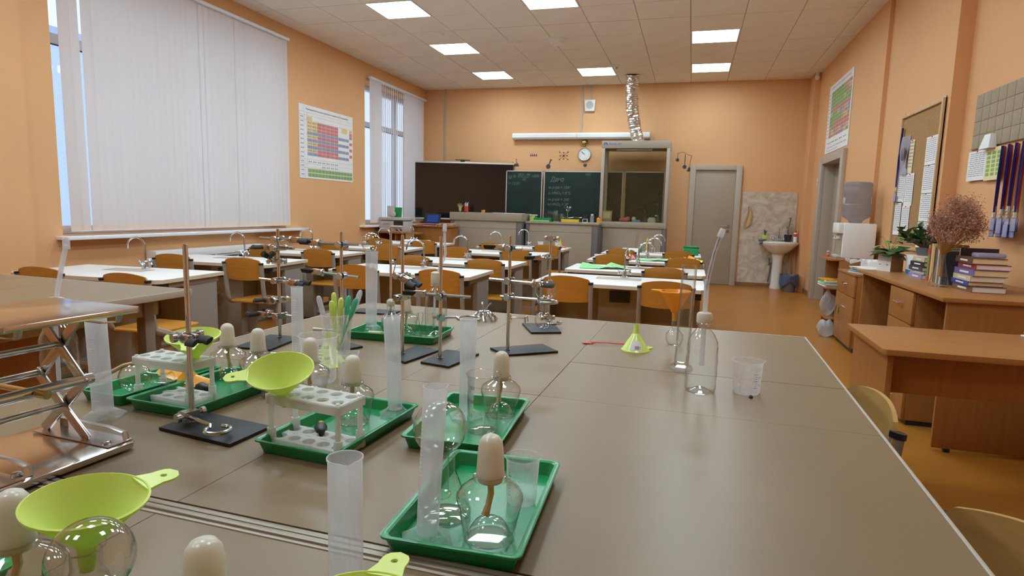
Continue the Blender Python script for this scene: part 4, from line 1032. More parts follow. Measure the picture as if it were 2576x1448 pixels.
# water cooler on its shelf
t = thing('cooler_shelf', 'tall narrow beech shelf holding the water cooler', 'shelf', (1.40, 7.05, 0))
m = MB(); m.prism([(.03, 0), (.46, 0), (.46, .46), (.0, .46), (.0, .06)], .800, .822); m.build('shelf_top', K['beechtop'], t, .002)
m = MB(); m.box(.06, .44, 0, .46, .458, .80); m.build('side_panel', K['beech'], t, .002)
m = MB(); m.box(.10, .0, 0, .46, .018, .80); m.build('side_panel', K['beech'], t, .002)
m = MB(); m.box(.0, .02, .50, .46, .44, .516); m.build('middle_shelf', K['beech'], t, .002)
m = MB(); m.box(.02, .02, .18, .46, .44, .196); m.build('bottom_shelf', K['beech'], t, .002)
t = thing('water_cooler', 'white table top water cooler with an upturned bottle', 'water cooler', (1.49, 7.18, .823))
m = MB(); m.box(.05, 0, 0, .36, .30, .37); m.build('body', K['white'], t, .02)
m = MB(); m.box(.0, .01, .26, .06, .29, .37); m.build('tap_head', K['white'], t, .015)
m = MB(); m.box(.0, .02, .0, .06, .28, .03); m.build('drip_tray', K['greybeige'], t, .008)
m = MB(); m.box(.044, .03, .03, .051, .27, .26); m.build('recess', K['panel'], t, smooth=False)
for k, mt in enumerate((K['redp'], K['inkblue'])):
    m = MB(); m.cbox((.025, .10+.10*k, .215), (.05, .03, .03)); m.build('tap', K['white'], t, .004)
    m = MB(); m.cbox((-.002, .10+.10*k, .222), (.006, .022, .014)); m.build('tap_button', mt, t, .002)
t = thing('water_bottle', 'large translucent blue grey bottle upturned on the cooler', 'water bottle', (1.675, 7.33, 1.195))
m = MB(); m.lathe([(0, 0), (.06, 0), (.07, .025), (.125, .06), (.134, .085), (.130, .10), (.136, .12), (.136, .19), (.127, .20), (.127, .27), (.136, .285), (.136, .36), (.131, .375), (.136, .39), (.128, .42), (.11, .428), (0, .42)], 32); m.build('shell', K['water'], t)
m = MB(); m.box(-.128, -.05, .205, -.118, .05, .265); m.build('grip', K['greybeige'], t, .006)
t = thing('small_toy', 'tiny pink and white figure on the cooler shelf', 'figurine', (1.46, 7.42, .823))
m = MB(); m.sphere((0, 0, .02), .02, 10); m.build('body', K['pink'], t)
m = MB(); m.sphere((0, 0, .05), .016, 10); m.build('head', K['corkframe'], t)
paper_stack('pile of booklets with an orange cover on the middle cooler shelf', 1.50, 7.28, .517, .2, .28, 7, [K['paper'], K['greybeige'], K['paper'], K['limeg'], K['paper'], K['paper'], K['orangep']], 0, th=.010)
def bag(label, x, y, z, s, mt, seed):
    rnd = random.Random(seed); q = MB(); q.sphere((0, 0, s[2]), 1.0, 18, Matrix.Identity(4))
    q.v = [((a*s[0]*(1+.18*math.sin(5*b+seed+3*c_))), (b*s[1]*(1+.15*math.sin(6*c_+seed))), max(0, (c_-s[2]+1)*s[2]*(1+.1*math.sin(7*a+seed)))) for a, b, c_ in q.v]
    tag(q.build('plastic_bag', mt, loc=(x, y, z), ang=80), label, 'bag')
bag('pale blue plastic bag stuffed under the cooler shelf', 1.46, 7.22, .20, (.07, .12, .13), K['ppthin'], 2)
bag('sea green plastic bag on the floor beside the low cabinet', 1.43, 7.06, .0, (.08, .09, .09), K['pp'], 5)

# long desk along the wall (height .845)
TZ = .845
t = thing('side_desk', 'long beech desk with drawers along the right wall', 'desk', (1.30, 3.72, 0))
L = 1.76; D_ = .70
m = MB(); m.box(0, 0, .822, D_, L, TZ); m.build('desktop', K['beechtop'], t, .003)
m = MB(); m.box(.03, .02, .02, D_-.01, .04, .822); m.build('end_panel', K['beech'], t, .002)
m = MB(); m.box(.04, L-.04, 0, D_-.01, L-.02, .822); m.build('end_panel', K['beech'], t, .002)
m = MB(); m.box(D_-.03, .04, .02, D_-.012, L-.04, .822); m.build('back_panel', K['beech'], t, .002)
for x in (.09, .52):
    m = MB(); m.box(x, .018, 0, x+.03, .042, .02); m.build('foot', K['black'], t, smooth=False)
m = MB(); m.box(.025, .45, .03, .60, .90, .818); m.build('pedestal', K['beech'], t, .002)
m = MB(); m.box(.035, .455, 0, .59, .895, .03); m.build('plinth', K['black'], t, smooth=False)
for k in range(4):
    z0 = .62-.197*k
    m = MB(); m.box(.005, .455, z0, .024, .895, z0+.192); dr = m.build('drawer', K['beech'], t, .002); bar_handle(dr, .62, z0+.11)
m = MB(); m.box(.03, .92, .33, .60, 1.59, .35); m.build('knee_shelf', K['beech'], t, .002)
paper_stack('pile of white booklets on the knee shelf of the side desk', 1.42, 5.05, .352, .18, .24, 7, [K['paper'], K['paper'], K['bluescreen'], K['greybeige']], .1, th=.009)

# nearest desk
t = thing('work_desk', 'bare beech desk with a modesty panel nearest the island table', 'desk', (.76, 2.69, 0))
m = MB(); m.prism([(.0, .012), (.012, 0), (1.24, 0), (1.24, .61), (0, .61)], .716, .74); m.build('desktop', K['beechtop'], t, .004)
m = MB(); m.box(.03, .05, .01, .052, .58, .716); m.build('side_panel', K['beech'], t, .002)
m = MB(); m.box(1.19, .05, .01, 1.212, .58, .716); m.build('side_panel', K['beech'], t, .002)
m = MB(); m.box(.052, .12, .54, 1.19, .138, .716); m.build('modesty_panel', K['beech'], t, .002)
for x in (.041, 1.20):
    for y in (.10, .53):
        m = MB(); m.cbox((x, y, .005), (.03, .03, .01)); m.build('foot', K['black'], t, smooth=False)
paper_stack('white papers at the right end of the bare beech desk', 1.58, 3.16, .742, .18, .25, 4, [K['paper']], .4)
t = thing('potted_plant', 'dark leafy plant at the right end of the beech desk', 'plant', (1.92, 4.0, TZ))
m = MB(); m.lathe([(0, 0), (.05, 0), (.065, .10), (.06, .10), (0, .09)], 18); m.build('pot', K['ceramic'], t)
lm_ = leaf_mesh(.12, .06)
for k in range(14):
    o = link('leaf', lm_, t, (0, 0, .10)); o.rotation_euler = (0, random.uniform(-1.0, -.0), k*2.3)

# books, plants and vase on the side desk
t = thing('leafy_plant', 'broad leafed plant in a cut box on the far end of the side desk', 'plant', (1.50, 5.42, TZ), .55); t.scale = (.62, .62, .68)
m = MB()
for k in range(11): m.box(-.075, -.10+k*.018, .115, -.070, -.10+k*.018+.011, .20)
m.box(-.075, -.10, 0, -.070, .10, .115); m.build('slotted_side', K['paper'], t, smooth=False)
m = MB(); m.box(-.070, -.102, 0, .12, -.097, .205); m.build('card_side', K['skirt'], t, smooth=False)
m = MB(); m.box(-.070, .097, 0, .12, .102, .20); m.box(.115, -.097, 0, .12, .097, .20); m.build('card_back', K['skirt'], t, smooth=False)
m = MB(); m.box(-.069, -.096, .0, .114, .096, .17); m.build('soil', K['soil'], t, smooth=False)
for y in (-.06, .05):
    m = MB(); m.box(-.0765, y, .07, -.075, y+.02, .078); m.build('mark', K['inkb'], t, smooth=False)
lm_ = leaf_mesh(.21, .14, K['leaf']); lm2 = leaf_mesh(.10, .07, K['leafl'])
for k in range(15):
    o = link('leaf', lm_, t, (.03*math.cos(k*.9), .03*math.sin(k*.9), .19+.012*(k % 4))); o.rotation_euler = (random.uniform(-.3, .3), random.uniform(-.35, .45), k*.9+.3)
for k in range(8):
    h = .12+.05*(k % 3); a = k*.9
    m = MB(); m.tube([(0, 0, .17), (.05*math.cos(a), .05*math.sin(a), .17+h*.6), (.10*math.cos(a), .10*math.sin(a), .17+h)], .003, 5); m.build('stem', K['leafl'], t)
    o = link('leaf', lm2, t, (.10*math.cos(a), .10*math.sin(a), .17+h)); o.rotation_euler = (0, .35, a)
t = thing('jade_plant', 'bushy jade plant behind the stacked books on the side desk', 'plant', (1.67, 5.20, TZ))
m = MB(); m.box(-.085, -.12, 0, .10, .12, .142); m.build('white_box', K['paper'], t, .004)
m = MB(); m.sphere((-.0855, -.05, .09), .028, 16, None, (.03, 1, 1.5)); m.box(-.0865, -.085, .0, -.0848, .10, .03); m.build('blue_print', K['inkblue'], t)
m = MB(); m.lathe([(0, .142), (.05, .142), (.065, .20), (.05, .20), (0, .19)], 18); m.build('pot', K['darkgrey'], t)
m = MB(); tips = []
for k in range(9):
    a = k*.75+.2; r_ = random.uniform(.07, .19); h = random.uniform(.06, .23)
    p0 = Vector((0, 0, .19)); p1_ = Vector((r_*.55*math.cos(a), r_*.8*math.sin(a), .19+h*.55)); p2_ = Vector((r_*math.cos(a), r_*1.1*math.sin(a), .19+h))
    m.tube([p0, p1_, p2_], [.012, .008, .005], 6); tips += [p0.lerp(p1_, .8), p1_, p1_.lerp(p2_, .5), p2_]
m.build('branch', K['stem'], t)
lj = leaf_mesh(.062, .038, K['leaf'], .6); n = 0
for p in tips:
    for k in range(6):
        o = link('leaf', lj, t, p); o.rotation_euler = (random.uniform(-.5, .5), random.uniform(-.9, .2), random.uniform(0, 2*PI)); n += 1
BM = {}
def bcol(name, c):
    if name not in BM: BM[name] = mat('book_'+name, c, .5, var=.05)
    return BM[name]
row = [('olive green', (.20, .26, .06), .035, .24), ('dark red', (.30, .03, .03), .018, .25), ('cream', (.62, .52, .30), .022, .25), ('ochre yellow', (.62, .35, .06), .03, .235), ('navy', (.03, .04, .10), .02, .22), ('brown', (.20, .10, .05), .028, .25), ('beige', (.55, .46, .32), .025, .23), ('petrol blue', (.05, .13, .20), .02, .225), ('light grey', (.45, .44, .40), .03, .22), ('dark slate', (.05, .05, .08), .022, .21)]
y = 4.74
for k, (cn, c, th, h) in enumerate(row):
    t = thing('book', f'{cn} book standing in the row behind the glass vase', 'book', (1.54, y, TZ), 0, 'books standing on the side desk')
    q = MB(); q.box(.004, -th+.003, .002, .165, -.003, h-.003); q.build('pages', K['yellowp'], t, smooth=False)
    q = MB(); q.box(0, -th, 0, .17, -th+.003, h); q.box(0, -.003, 0, .17, 0, h); q.box(0, -th+.003, 0, .003, -.003, h); q.build('cover', bcol(cn, c), t, smooth=False)
    if k == 0:
        q = MB(); q.box(-.0012, -th, .0, 0, 0, .03); q.box(-.0012, -th, .18, 0, 0, .22); q.build('spine_band', K['redp'], t, smooth=False)
    y -= th+.003
# art book facing the room
def hstack(items, x, y, sx_, sy, where, rz=0):
    z = TZ
    for k, (cn, c, th, dx, dy) in enumerate(items):
        t = thing('book', f'{cn} book lying {where}, number {k+1} from the bottom'.replace('number 1 from the bottom', 'at the bottom').replace('number 2 from the bottom', 'second from the bottom').replace('number 3 from the bottom', 'third from the bottom').replace('number 4 from the bottom', 'fourth from the bottom').replace('number 5 from the bottom', 'fifth from the bottom').replace('number 6 from the bottom', 'sixth from the bottom').replace('number 7 from the bottom', 'at the top'), 'book', (x+dx, y+dy, z+.0005), rz+random.uniform(-.05, .05), f'books lying {where}')
        q = MB(); q.box(-sx_/2+.004, -sy/2+.003, .002, sx_/2-.003, sy/2-.003, th-.002); q.build('pages', K['yellowp'] if k % 2 else K['paper'], t, smooth=False)
        q = MB(); q.box(-sx_/2, -sy/2, 0, sx_/2, sy/2, .003); q.box(-sx_/2, -sy/2, th-.003, sx_/2, sy/2, th); q.box(-sx_/2, -sy/2, .003, -sx_/2+.003, sy/2, th-.003); q.build('cover', bcol(cn, c), t, smooth=False)
        q = MB(); q.box(-sx_/2-.0008, -sy*.25, th*.35, -sx_/2, sy*.2, th*.65); q.build('spine_title', K['paper'], t, smooth=False)
        z += th+.001
    return z
hstack([('brown', (.20, .10, .05), .035, .0, .0), ('royal blue', (.03, .06, .30), .025, -.01, .01), ('cream', (.62, .52, .30), .030, -.005, .0), ('violet', (.16, .12, .32), .036, .0, -.005), ('crimson', (.35, .05, .05), .03, .015, .0), ('dark umber', (.12, .06, .04), .034, .0, .01)], 1.635, 4.19, .17, .26, 'in the tall stack by the vase', .0)
m = MB(); m.box(-.07, -.05, 0, .07, .05, .025); tag(m.build('tissue_pack', K['badge'], loc=(1.66, 4.17, TZ+.1975), bevel=.01), 'clear plastic packet on top of the tall book stack', 'packet')
hstack([('lilac', (.30, .25, .42), .032, 0, 0), ('pale grey', (.48, .46, .42), .02, .01, .0), ('charcoal', (.06, .06, .07), .030, .0, .01), ('black', (.02, .02, .025), .030, .005, .0), ('sand', (.60, .48, .30), .03, .02, .02)], 1.60, 4.89, .16, .21, 'in the short stack before the jade plant', .05)
t = thing('art_book', 'large dark art book standing open faced behind the tall stack', 'book', (1.60, 4.41, TZ))
m = MB(); m.box(0, -.022, 0, .19, -.003, .235); m.build('pages', K['yellowp'], t, smooth=False)
m = MB(); m.box(-.003, -.028, 0, .195, -.022, .24); m.build('cover', bcol('ink blue', (.035, .035, .06)), t, smooth=False)
m = MB(); m.sphere((.10, -.0285, .13), .05, 14, None, (1, .02, 1.2)); m.sphere((.07, -.0285, .17), .03, 12, None, (1.2, .03, .8)); m.build('cover_print', K['skirt'], t)
t = thing('glass_vase', 'conical clear glass vase holding dried flowers', 'vase', (1.485, 4.345, TZ))
m = MB(); m.lathe([(0, .003), (.052, .0), (.055, .010), (.026, .14), (.021, .18), (.025, .20)], 28); m.build('shell', K['glass'], t)
t = thing('dried_flower_bouquet', 'bouquet of dusty pink dried flowers in the glass vase', 'bouquet', (1.485, 4.345, TZ))
m = MB(); heads = []
for k in range(110):
    a = random.uniform(0, 2*PI); r0 = random.uniform(0, .014); rr = .13*math.sqrt(random.random()); h = .30+random.uniform(.0, 1)*.25*math.sqrt(max(.08, 1-(rr/.14)**2))
    tip = (rr*math.cos(a)+.055, rr*math.sin(a)-.01, h)
    m.tube([(r0*math.cos(a+2), r0*math.sin(a+2), .06), (.5*r0*math.cos(a), .5*r0*math.sin(a), .19), tip], .0014, 4); heads.append(tip)
tag(m.build('stems', K['driedst'], t), kind='stuff')
m = MB()
for k in range(12000):
    b = random.choice(heads); s = random.uniform(.003, .0065)
    d = Vector((random.gauss(0, .020), random.gauss(0, .020), random.gauss(0, .022))); p = Vector(b)+d
    v = [p+Vector((random.uniform(-s, s), random.uniform(-s, s), random.uniform(-s, s))) for _ in range(4)]
    m.add(v, [(0, 1, 2), (0, 3, 1), (1, 3, 2), (2, 3, 0)])
tag(m.build('flower_heads', K['dried'], t, smooth=False), kind='stuff')

# cork board and what hangs on it
CX = XB-.004
t = thing('cork_board', 'tall cork notice board in a pale wooden frame', 'notice board', (XB-.001, 5.80, .98))
m = MB(); m.box(-.012, 0, 0, 0, 1.03, 1.24); m.build('cork_sheet', K['cork'], t, smooth=False)
m = MB(); m.box(-.03, 0, 0, 0, .03, 1.24); m.box(-.03, 1.0, 0, 0, 1.03, 1.24); m.box(-.03, .03, 0, 0, 1.0, .03); m.box(-.03, .03, 1.21, 0, 1.0, 1.24); m.build('frame', K['corkframe'], t, .003)
for y in (.02, 1.0):
    m = MB(); m.box(-.012, y-.012, 1.24, 0, y+.012, 1.255); m.build('hanger', K['alu'], t, smooth=False)
def pinned(label, y0, z0, w_, h, mt=None, lines=0, tilt=0, name='notice', x=XB-.0175, cat='notice'):
    t = thing(name, label, cat, (x, y0, z0)); t.rotation_euler = (tilt, 0, 0)
    q = MB(); q.box(-.0012, 0, 0, 0, w_, h); q.build('sheet', mt or K['paper'], t, smooth=False)
    if lines:
        q = MB()
        for k in range(lines):
            z = h*(.90-.82*k/lines)
            yy = w_*.08
            while yy < w_*.88:
                L_ = w_*random.uniform(.06, .22); q.quad((-.0016, yy, z), (-.0016, min(yy+L_, w_*.92), z), (-.0016, min(yy+L_, w_*.92), z+h*.28/lines), (-.0016, yy, z+h*.28/lines)); yy += L_+w_*.03
        q.build('printed_lines', K['ink'], t, smooth=False)
    q = MB(); q.sphere((-.004, w_*.5, h*.97), .006, 8); q.build('pin', K['redp'], t)
    return t
zz = 1.70
for k, (nm) in enumerate(('top sheet', 'second sheet', 'third sheet', 'bottom sheet')):
    pinned(f'{nm} of the printed column at the near side of the cork board', 5.86, 1.70-.235*k, .25, .24, None, 12)
pinned('upper left printed list on the cork board', 6.56, 1.40, .20, .31, None, 14)
pinned('upper middle printed list on the cork board', 6.33, 1.37, .22, .29, None, 14)
pinned('lower left long printed list on the cork board', 6.60, 1.10, .18, .31, None, 14)
pinned('lower middle printed list on the cork board', 6.36, 1.12, .21, .25, None, 12)
t = pinned('cream scroll diploma pinned at the middle of the cork board', 6.42, 1.66, .13, .30, K['yellowp'], 8, .05, 'diploma')
t = thing('wrapped_badge', 'clear bag with a dark oval medal hanging on the cork board', 'bag', (XB-.02, 6.62, 1.78))
m = MB()
for i in range(6):
    for j in range(6): m.v.append((-.012-.02*math.sin(i*.9+j)*.5, -.10+.042*i, -.12+.07*j))
for i in range(5):
    for j in range(5): m.f.append((i*6+j, i*6+6+j, i*6+7+j, i*6+1+j)); m.mi.append(0)
m.build('wrap', K['badge'], t)
m = MB(); m.sphere((-.03, -.01, .07), .06, 16, None, (.15, .8, 1.1)); m.build('medal', K['darkgrey'], t)
def lanyard(label, x, y, z0, z1, mt, group, badge_z, dx=0):
    t = thing('lanyard', label, 'lanyard', (x, y, 0), 0, group)
    m = MB(); wd = random.uniform(.012, .018); a = random.uniform(-.015, .015)
    m.tube([(0, -wd*.3, z1), (-.004, a, (z0+z1)/2), (-.006, a+.004, z0)], .011, 6, flat=.3); m.tube([(-.002, wd*.5, z1), (-.006, wd+a, (z0+z1)/2), (-.008, a+.006, z0)], .010, 6, flat=.3); m.build('strap', mt, t)
    m = MB(); m.cbox((-.008, a, z0-.02), (.014, .016, .04)); m.sphere((-.012, a, z0-.03), .010, 8); m.build('clip', K['cap'], t, .003)
    m = MB(); m.box(-.012, a-.032, badge_z-.06, -.009, a+.032, badge_z+.02); m.build('badge', K['badge'], t, .002)
    m = MB(); m.box(-.0125, a-.034, badge_z-.062, -.0095, a+.034, badge_z-.058); m.box(-.0125, a-.034, badge_z-.062, -.0095, a-.031, badge_z+.022); m.build('badge_edge', K['blue'], t, smooth=False)
ORDW = 'first second third fourth fifth sixth seventh eighth ninth tenth eleventh twelfth thirteenth fourteenth fifteenth sixteenth'.split()
for k in range(16):
    y = 4.93-.023*k; x = XC-.03-.014*(k % 4)
    rd = k % 2 == 0
    lanyard(('red' if rd else 'dark blue')+' lanyard, '+ORDW[k]+' from the left in the bunch below the beige tiled board', x, y, 1.31+.02*(k % 3), 1.745, K['red'] if rd else K['blue'], ('red' if rd else 'dark blue')+' lanyards below the tiled board', 1.25-.02*(k % 3))
lanyard('single blue and red lanyard with a badge on the cork board', XB-.03, 6.74, 1.55, 2.10, K['blue'], None, 1.47)

# beige tiled board
t = thing('tiled_board', 'beige board of small square tiles above the lanyards', 'board', (XC, 4.10, 1.775))
m = MB(); m.box(-.012, 0, 0, 0, 1.415, .40); m.build('backing', K['skirt'], t, smooth=False)
tq = MB(); tq.box(-.016, .0015, .0015, -.011, .1145, .0985); tme = tq.mesh('tile', K['beige'], .0015, True)
for i in range(12):
    for j in range(4): link('tile', tme, t, (0, .004+.117*i, .002+.0995*j))
t = pinned('white printed sheet under the left corner of the tiled board', 5.22, 1.545, .30, .215, None, 12, 0, x=XC-.02)
t = pinned('cream sheet with green boxes beside the lanyards', 4.97, 1.535, .245, .225, K['yellowp'], 0, 0, x=XC-.024)
m = MB()
for a in range(3):
    for b in range(6): m.quad((-.0016, .02+.075*a, .03+.029*b), (-.0016, .075+.075*a, .03+.029*b), (-.0016, .075+.075*a, .052+.029*b), (-.0016, .02+.075*a, .052+.029*b))
m.build('green_boxes', K['c_grn'], t, smooth=False)
m = MB(); m.v = [(0, .0, 0), (0, .16, 0), (0, .12, .10), (0, .03, .10), (-.05, .0, 0), (-.05, .16, 0), (-.035, .12, .10), (-.035, .03, .10)]; m.f = [(0, 1, 2, 3), (4, 7, 6, 5), (0, 4, 5, 1), (3, 2, 6, 7), (0, 3, 7, 4), (1, 5, 6, 2)]; m.mi = [0]*6
tag(m.build('wall_pocket', K['paper'], loc=(XC-.016, 5.09, 1.755), bevel=.002), 'small white paper pocket on the tiled board', 'paper pocket')

# ================================================================ ISLAND TABLES
TT = .85
def island(label, loc, rz, ny, seam, cols=5):
    t = thing('island_table', label, 'table', (loc[0], loc[1], 0), rz, None)
    tw, td = .328, .3217; Wd, Dp = cols*tw, ny*td
    m = MB(); m.box(-Wd-.006, -Dp-.004, .822, .006, .006, TT-.006); m.build('bed', K['grout'], t, smooth=False)
    m = MB(); m.box(0.001, -Dp-.004, .822, .007, .007, TT+.0006); m.box(-Wd-.007, -Dp-.004, .822, -Wd-.001, .007, TT+.0006); m.box(-Wd-.001, .001, .822, .001, .007, TT+.0006); m.build('edge_trim', K['edge'], t, .0015)
    xs = [(-Wd, -.984), (-.984, -.656), (-.656, 0)]; ys = [(-Dp, -.965), (-.965, -.6434), (-.6434, 0)]
    for x0, x1 in xs:
        for y0, y1 in ys:
            q = MB(); q.box(.0006, .0006, -.007, x1-x0-.0006, y1-y0-.0006, 0); link('tile', q.mesh('tile', K['tile'], .0005, False), t, (x0, y0, TT+random.uniform(-.0003, .0002)))
    m = MB(); m.box(-Wd+.10, -Dp+.06, .74, -.10, -.08, .82); m.build('apron', K['panel'], t, .004)
    for x in (-Wd+.10, -.14):
        for y in (-Dp+.08, -.16):
            m = MB(); m.box(x, y, 0, x+.05, y+.05, .82); m.build('leg', K['legmetal'], t, .004)
    m = MB(); m.box(-Wd+.16, -Dp+.3, .05, -.45, -.30, .74); m.build('base_cabinet', K['beech'], t, .003)
    if seam:
        m = MB(); m.box(-Wd, .006, TT-.01, 0, .016, TT+.004); m.box(-Wd, .018, TT-.01, 0, .028, TT+.003); m.build('joint_strip', K['seam'], t, .003)
    return t
A0 = -math.radians(1.4); u_ = Vector((math.cos(A0), math.sin(A0))); v_ = Vector((-math.sin(A0), math.cos(A0)))
O1 = Vector((.385, 2.212)); O2 = O1+v_*(-1.6085-.034)
island('grey tiled island table crowded with glassware', O1, A0, 5, False)
island('grey tiled island table nearest the camera, joined to the crowded one', O2, A0, 5, True)
island('empty grey tiled table by the near window beyond the lab jack', (-2.165, 2.254), A0, 5, False)

# ---------------------------------------------------------------- glassware builders
def spirit_lamp(label, x, y, z, s=1.0, rz=0, capm=None):
    t = thing('spirit_lamp', label, 'spirit lamp', (x, y, z), rz, 'spirit lamps on the island table')
    def sc(p): return [(r*s, zz*s) for r, zz in p]
    m = MB(); m.lathe(sc([(0, .001), (.028, 0), (.0312, .003), (.0322, .010), (.0385, .043), (.0405, .050), (.0403, .054), (.037, .060), (.029, .0665), (.0215, .0705), (.0180, .073), (.0205, .0745), (.0208, .077), (.0195, .0795), (.0160, .080), (.0155, .086)]), 32); m.build('bottle', K['glass'], t)
    m = MB(); m.lathe(sc([(0, .026), (.009, .025), (.017, .021), (.023, .013), (.027, .004), (.030, .0015)]), 28); m.build('bottle_base', K['glass'], t)
    m = MB(); m.lathe(sc([(.0150, .072), (.0145, .081), (0, .081)]), 20); m.build('wick_holder', K['ceramic'], t)
    w0 = random.uniform(-.008, .008)
    m = MB(); m.tube([(0, 0, .078*s), (.001, .001, .056*s), (w0*.5*s, .002, .040*s), (w0*s, -.002*s, .028*s)], [.0042*s, .0040*s, .0038*s, .0055*s], 8); m.build('wick', K['wick'], t)
    m = MB(); m.lathe(sc([(.0165, .0785), (.0176, .079), (.0177, .081), (.0170, .083), (.0156, .106), (.0152, .113), (.0138, .1215), (.0100, .1270), (.005, .1296), (0, .130)]), 28); m.build('cap', capm or K['cap'], t)
    return t
def marks(t, r, z0, z1, n, a0, m, wide=.35, major=5, a_off=0):
    q = MB()
    for k in range(n):
        z = z0+(z1-z0)*k/(n-1); wd = wide*(1 if k % major == 0 else .5); th = .0005
        pts = [(r*math.cos(a0+wd*(i/3-.5)), r*math.sin(a0+wd*(i/3-.5))) for i in range(4)]
        o = len(q.v); q.v += [(x_, y_, z-th) for x_, y_ in pts]+[(x_, y_, z+th) for x_, y_ in pts]
        q.f += [(o+i, o+i+1, o+i+5, o+i+4) for i in range(3)]; q.mi += [0]*3
    return q.build('scale_marks', m, t, smooth=False)
def cylinder(label, x, y, z, r=.0135, h=.19, base=.034, tilt=0, spout=-.6, mt=None, scale=True, group='plastic measuring cylinders'):
    t = thing('measuring_cylinder', label, 'measuring cylinder', (x, y, z), 0, group)
    if tilt: t.rotation_euler = (0, tilt, 0)
    m = MB(); m.lathe([(0, .012), (r*.97, .011), (r, .02), (r, h-.003), (r*1.03, h)], 28, None, (spout, h-.022, .006, h)); m.build('tube', mt or K['pp'], t)
    m = MB(); m.lathe([(r*1.06, h-.001), (r*1.06, h+.0008), (r*.99, h+.0008)], 28, None, (spout, h-.022, .006, h)); m.build('rim', mt or K['pp'], t)
    m = MB(); m.lathe([(base, 0), (base, .003), (r*1.5, .010), (r*1.02, .016)], 6); m.build('hexagonal_foot', K['ppthin'] if mt is None else mt, t, smooth=False)
    if scale: marks(t, r*1.01, .035, h-.03, 26, spout+PI*.9, K['rack'], .7)
    return t
def beaker(label, x, y, z, r, h, mt, spout=.3, ink=None, ia=-1.6, group=None, name='beaker', taper=.93):
    t = thing(name, label, 'beaker', (x, y, z), 0, group)
    sp = (spout, h*.86, r*.22, h)
    m = MB(); m.lathe([(0, .002), (r*taper*.9, .0), (r*taper, .004), (r, h*.93), (r*1.08, h)], 32, None, sp); m.build('body', mt, t)
    m = MB(); m.lathe([(r*1.075, h-.0006), (r*1.11, h+.0004), (r*1.075, h+.0016)], 32, None, sp); m.build('rim', mt, t)
    if ink: 
        marks(t, r*.985, h*.25, h*.80, 9, ia, ink, .32, 3)
        for k, s in enumerate(('50', '100', '150')):
            if h > .07:
                me = text_mesh(s, ink, None, .006*h/.10)
                for v in me.vertices:
                    a = ia+.25+v.co.x/r; v.co = (r*.99*math.cos(a), r*.99*math.sin(a), h*(.30+.24*k)+v.co.y)
                link('scale_number', me, t)
    return t
def funnel(label, M, m, R=.053, h=.075, tab=0.0, cat='funnel'):
    t = bpy.data.objects.new('funnel', None); C.objects.link(t); t.matrix_world = M; tag(t, label, cat)
    q = MB(); q.lathe([(.0062, 0), (.0085, .026), (.0105, .0275), (R*.94, h-.004), (R*.985, h-.003), (R*1.0, h), (R*.96, h+.0008), (R*.93, h-.0025), (.0088, .027), (.0065, .0)], 40); q.build('cone', m, t)
    q = MB(); z0, z1 = h-.0025, h-.0002; n = 12; T0 = R*.97; w0, w1, L = .017, .0125, .033
    poly = [(T0-.004, -w0), (T0+.012, -w1), (T0+L-.012, -w1)]+[(T0+L-.012+w1*math.sin(PI*k/8), -w1*math.cos(PI*k/8)) for k in range(1, 8)]+[(T0+L-.012, w1), (T0+.012, w1), (T0-.004, w0)]
    hole = [(T0+L-.014+.0032*math.cos(2*PI*k/n), .0032*math.sin(2*PI*k/n)) for k in range(n)]
    bm_ = RZ(tab)
    # ring of quads between outline and hole
    out = []
    cx = T0+L-.014
    for k in range(n):
        a = 2*PI*k/n; best = max(poly, key=lambda p: ((p[0]-cx)*math.cos(a)+p[1]*math.sin(a))/math.hypot(p[0]-cx, p[1]))
        out.append(best)
    for z in (z0, z1):
        o = len(q.v); q.v += [tuple(bm_ @ Vector((x_, y_, z))) for x_, y_ in out]+[tuple(bm_ @ Vector((x_, y_, z))) for x_, y_ in hole]
        q.f += [(o+k, o+(k+1) % n, o+n+(k+1) % n, o+n+k) for k in range(n)]; q.mi += [0]*n
    o = len(q.v)-4*n
    q.f += [(o+k, o+2*n+k, o+2*n+(k+1) % n, o+(k+1) % n) for k in range(n)]; q.mi += [0]*n
    q.build('hanging_tab', m, t, smooth=False)
    return t
def erlenmeyer(label, x, y, z, r=.034, h=.088, neck=.0135):
    t = thing('conical_flask', label, 'flask', (x, y, z))
    m = MB(); m.lathe([(0, .003), (r*.8, .0), (r, .004), (r*1.0, .008), (neck*1.2, h*.62), (neck, h*.70), (neck, h-.006), (neck*1.25, h-.002), (neck*1.25, h)], 32); m.build('shell', K['glass'], t)
    m = MB(); m.lathe([(0, .008), (r*.6, .006), (r*.85, .002)], 28); m.build('thick_base', K['glass'], t)
    return t
def round_flask(label, M, r=.037, neck=.0115, L=.055, flat=False, mt=None):
    """bulb centre at the origin, neck along +z"""
    t = bpy.data.objects.new('round_flask', None); C.objects.link(t); t.matrix_world = M; tag(t, label, 'flask')
    n = 14; a1 = math.asin(neck*1.15/r)
    prof = [(r*math.sin(PI-(PI-a1)*k/n), r*math.cos(PI-(PI-a1)*k/n)) for k in range(n+1)]
    prof[0] = (0, -r)
    zt = prof[-1][1]
    prof += [(neck, zt+.008), (neck, zt+L-.004), (neck*1.25, zt+L-.001), (neck*1.2, zt+L)]
    m = MB(); m.lathe(prof, 36); m.build('bulb', mt or K['glass'], t)
    m = MB(); m.lathe([(neck*1.05, zt+L-.0022), (neck*1.3, zt+L), (neck*1.05, zt+L+.0012)], 24); m.build('neck_ring', K['glass'], t)
    return t
